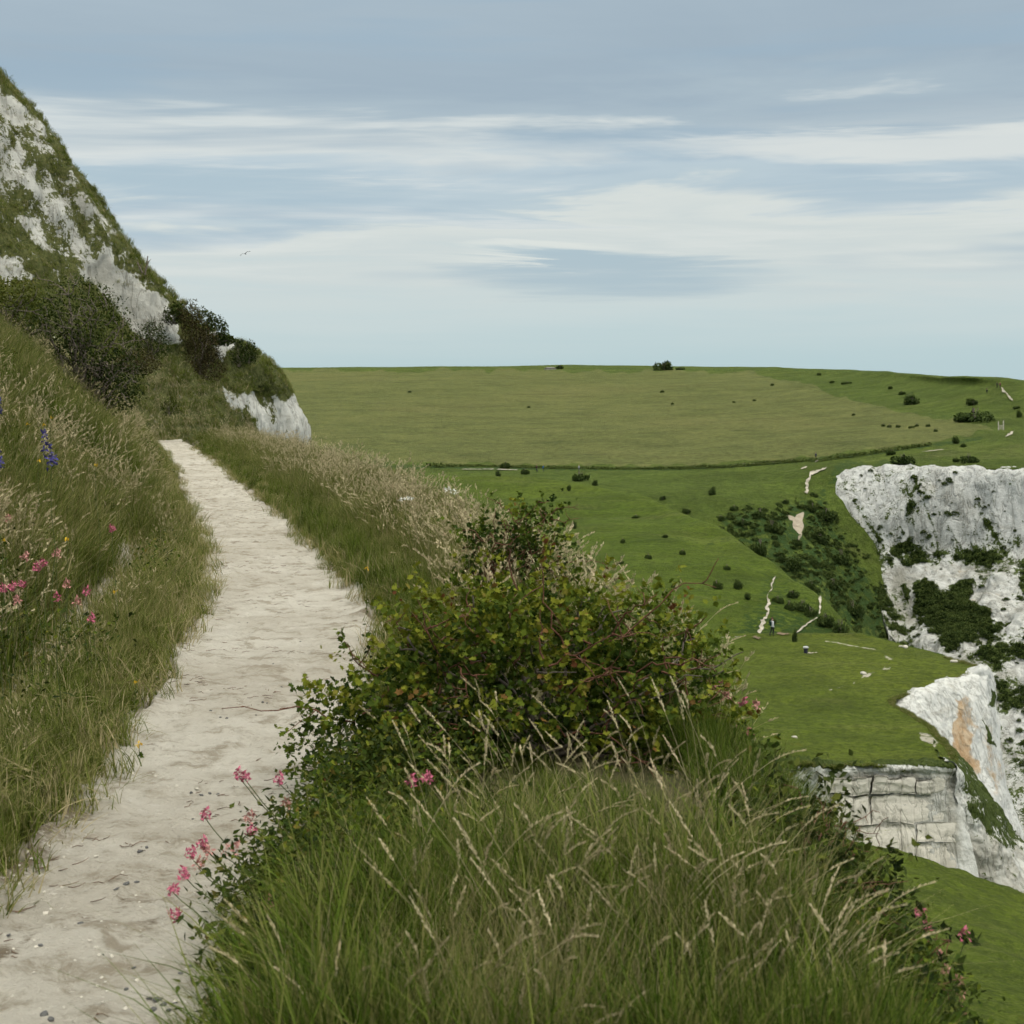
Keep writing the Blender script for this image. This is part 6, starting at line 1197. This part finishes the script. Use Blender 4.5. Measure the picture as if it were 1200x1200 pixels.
def gate():
    p = hit([B_HILL], 1173, 504); root = empty('field_gate', p, 'small pale wooden gate between two posts on the far field boundary', 'gate'); wd = plain('weathered_wood', (.30, .28, .24), .9, .3, 5)
    def bx(nm, x0, x1, y0, y1, z0, z1):
        V = np.array([[x, y, z] for z in (z0, z1) for x, y in ((x0, y0), (x1, y0), (x1, y1), (x0, y1))]); mk(nm, V, np.array([[0, 1, 2, 3], [4, 5, 6, 7], [0, 1, 5, 4], [1, 2, 6, 5], [2, 3, 7, 6], [3, 0, 4, 7]]), wd, root, None, False)
    bx('post', -.75, -.55, -.1, .1, -.3, 2.3); bx('post', .55, .75, -.1, .1, -.3, 2.6)
    for z in (.3, .6, .9, 1.15): bx('rail', -.55, .55, -.03, .03, z, z + .1)
gate()
def hut():
    p = hit([B_HILL], 645, 433); root = empty('farm_building', p, 'small pale low building showing at the skyline of the hayfield', 'building', None, .3); s = p.y / F
    w, h, d = 12 * s, 2.6 * s, 4.0
    V = np.array([[x, y, z] for z in (-1, h * .55) for x, y in ((-w/2, -d/2), (w/2, -d/2), (w/2, d/2), (-w/2, d/2))]); mk('wall', V, np.array([[0, 1, 5, 4], [1, 2, 6, 5], [2, 3, 7, 6], [3, 0, 4, 7]]), plain('pale_wall', (.42, .40, .34), .9, .2, 1), root, None, False)
    V = np.array([[-w*.53, -d*.6, h*.52], [w*.53, -d*.6, h*.52], [w*.53, d*.6, h*.52], [-w*.53, d*.6, h*.52], [-w*.35, 0, h*1.05], [w*.35, 0, h*1.05]]); mk('roof', V, [np.array([[0, 1, 5, 4], [2, 3, 4, 5], [0, 3, 2, 1]]), np.array([[1, 2, 5], [3, 0, 4]])], plain('grey_roof', (.20, .19, .17), .9, .2, 1), root, None, False)
hut()
farbush(656, 432.5, 12, 5, 'dark bush beside the low skyline building', None, [B_HILL], 2)
# the white scar at the right edge of the far hill, and stray chalk lumps on the shelf
def scar():
    top = [(1192, 467, 452), (1196, 463, 452), (1215, 462, 450), (1240, 468, 450)]; bot = [(1195, 473, 446), (1200, 478, 445), (1220, 479, 444), (1242, 474, 446)]
    V = loft([top, bot], 60, 24); V[..., 1] -= 1.5 + fbm(V, 1 / 2., 3, 7) * .6; M = np.tile(np.array([.1, 0., 0.]), (24, 60, 1)); patch('chalk_scar', V, CH_FAR, M, 'small white chalk scar on the shoulder of the far hill', 'rock')
scar()
for px, py, w, lab in ((1061, 759, .32, 'white chalk lump on the back rim of the shelf'), (1056, 758, .2, 'smaller chalk lump beside the white one on the rim'), (931, 864, .16, 'single white stone lying on the front turf of the shelf'), (1118, 776, .3, 'flat chalk lump near the outer corner of the shelf'), (1012, 790, .3, 'broken chalk lump on the worn shelf track')):
    p = hit([B_SHELF], px, py)
    if p is None: continue
    o = bpy.data.objects.new('chalk_stone', random.choice(SC)); COL.objects.link(o); o.location = (p.x, p.y, p.z + w * .2); o.scale = (w * 1.3, w, w * .9); o.rotation_euler = (0, 0, random.uniform(0, 6)); tag(o, lab, 'stone')
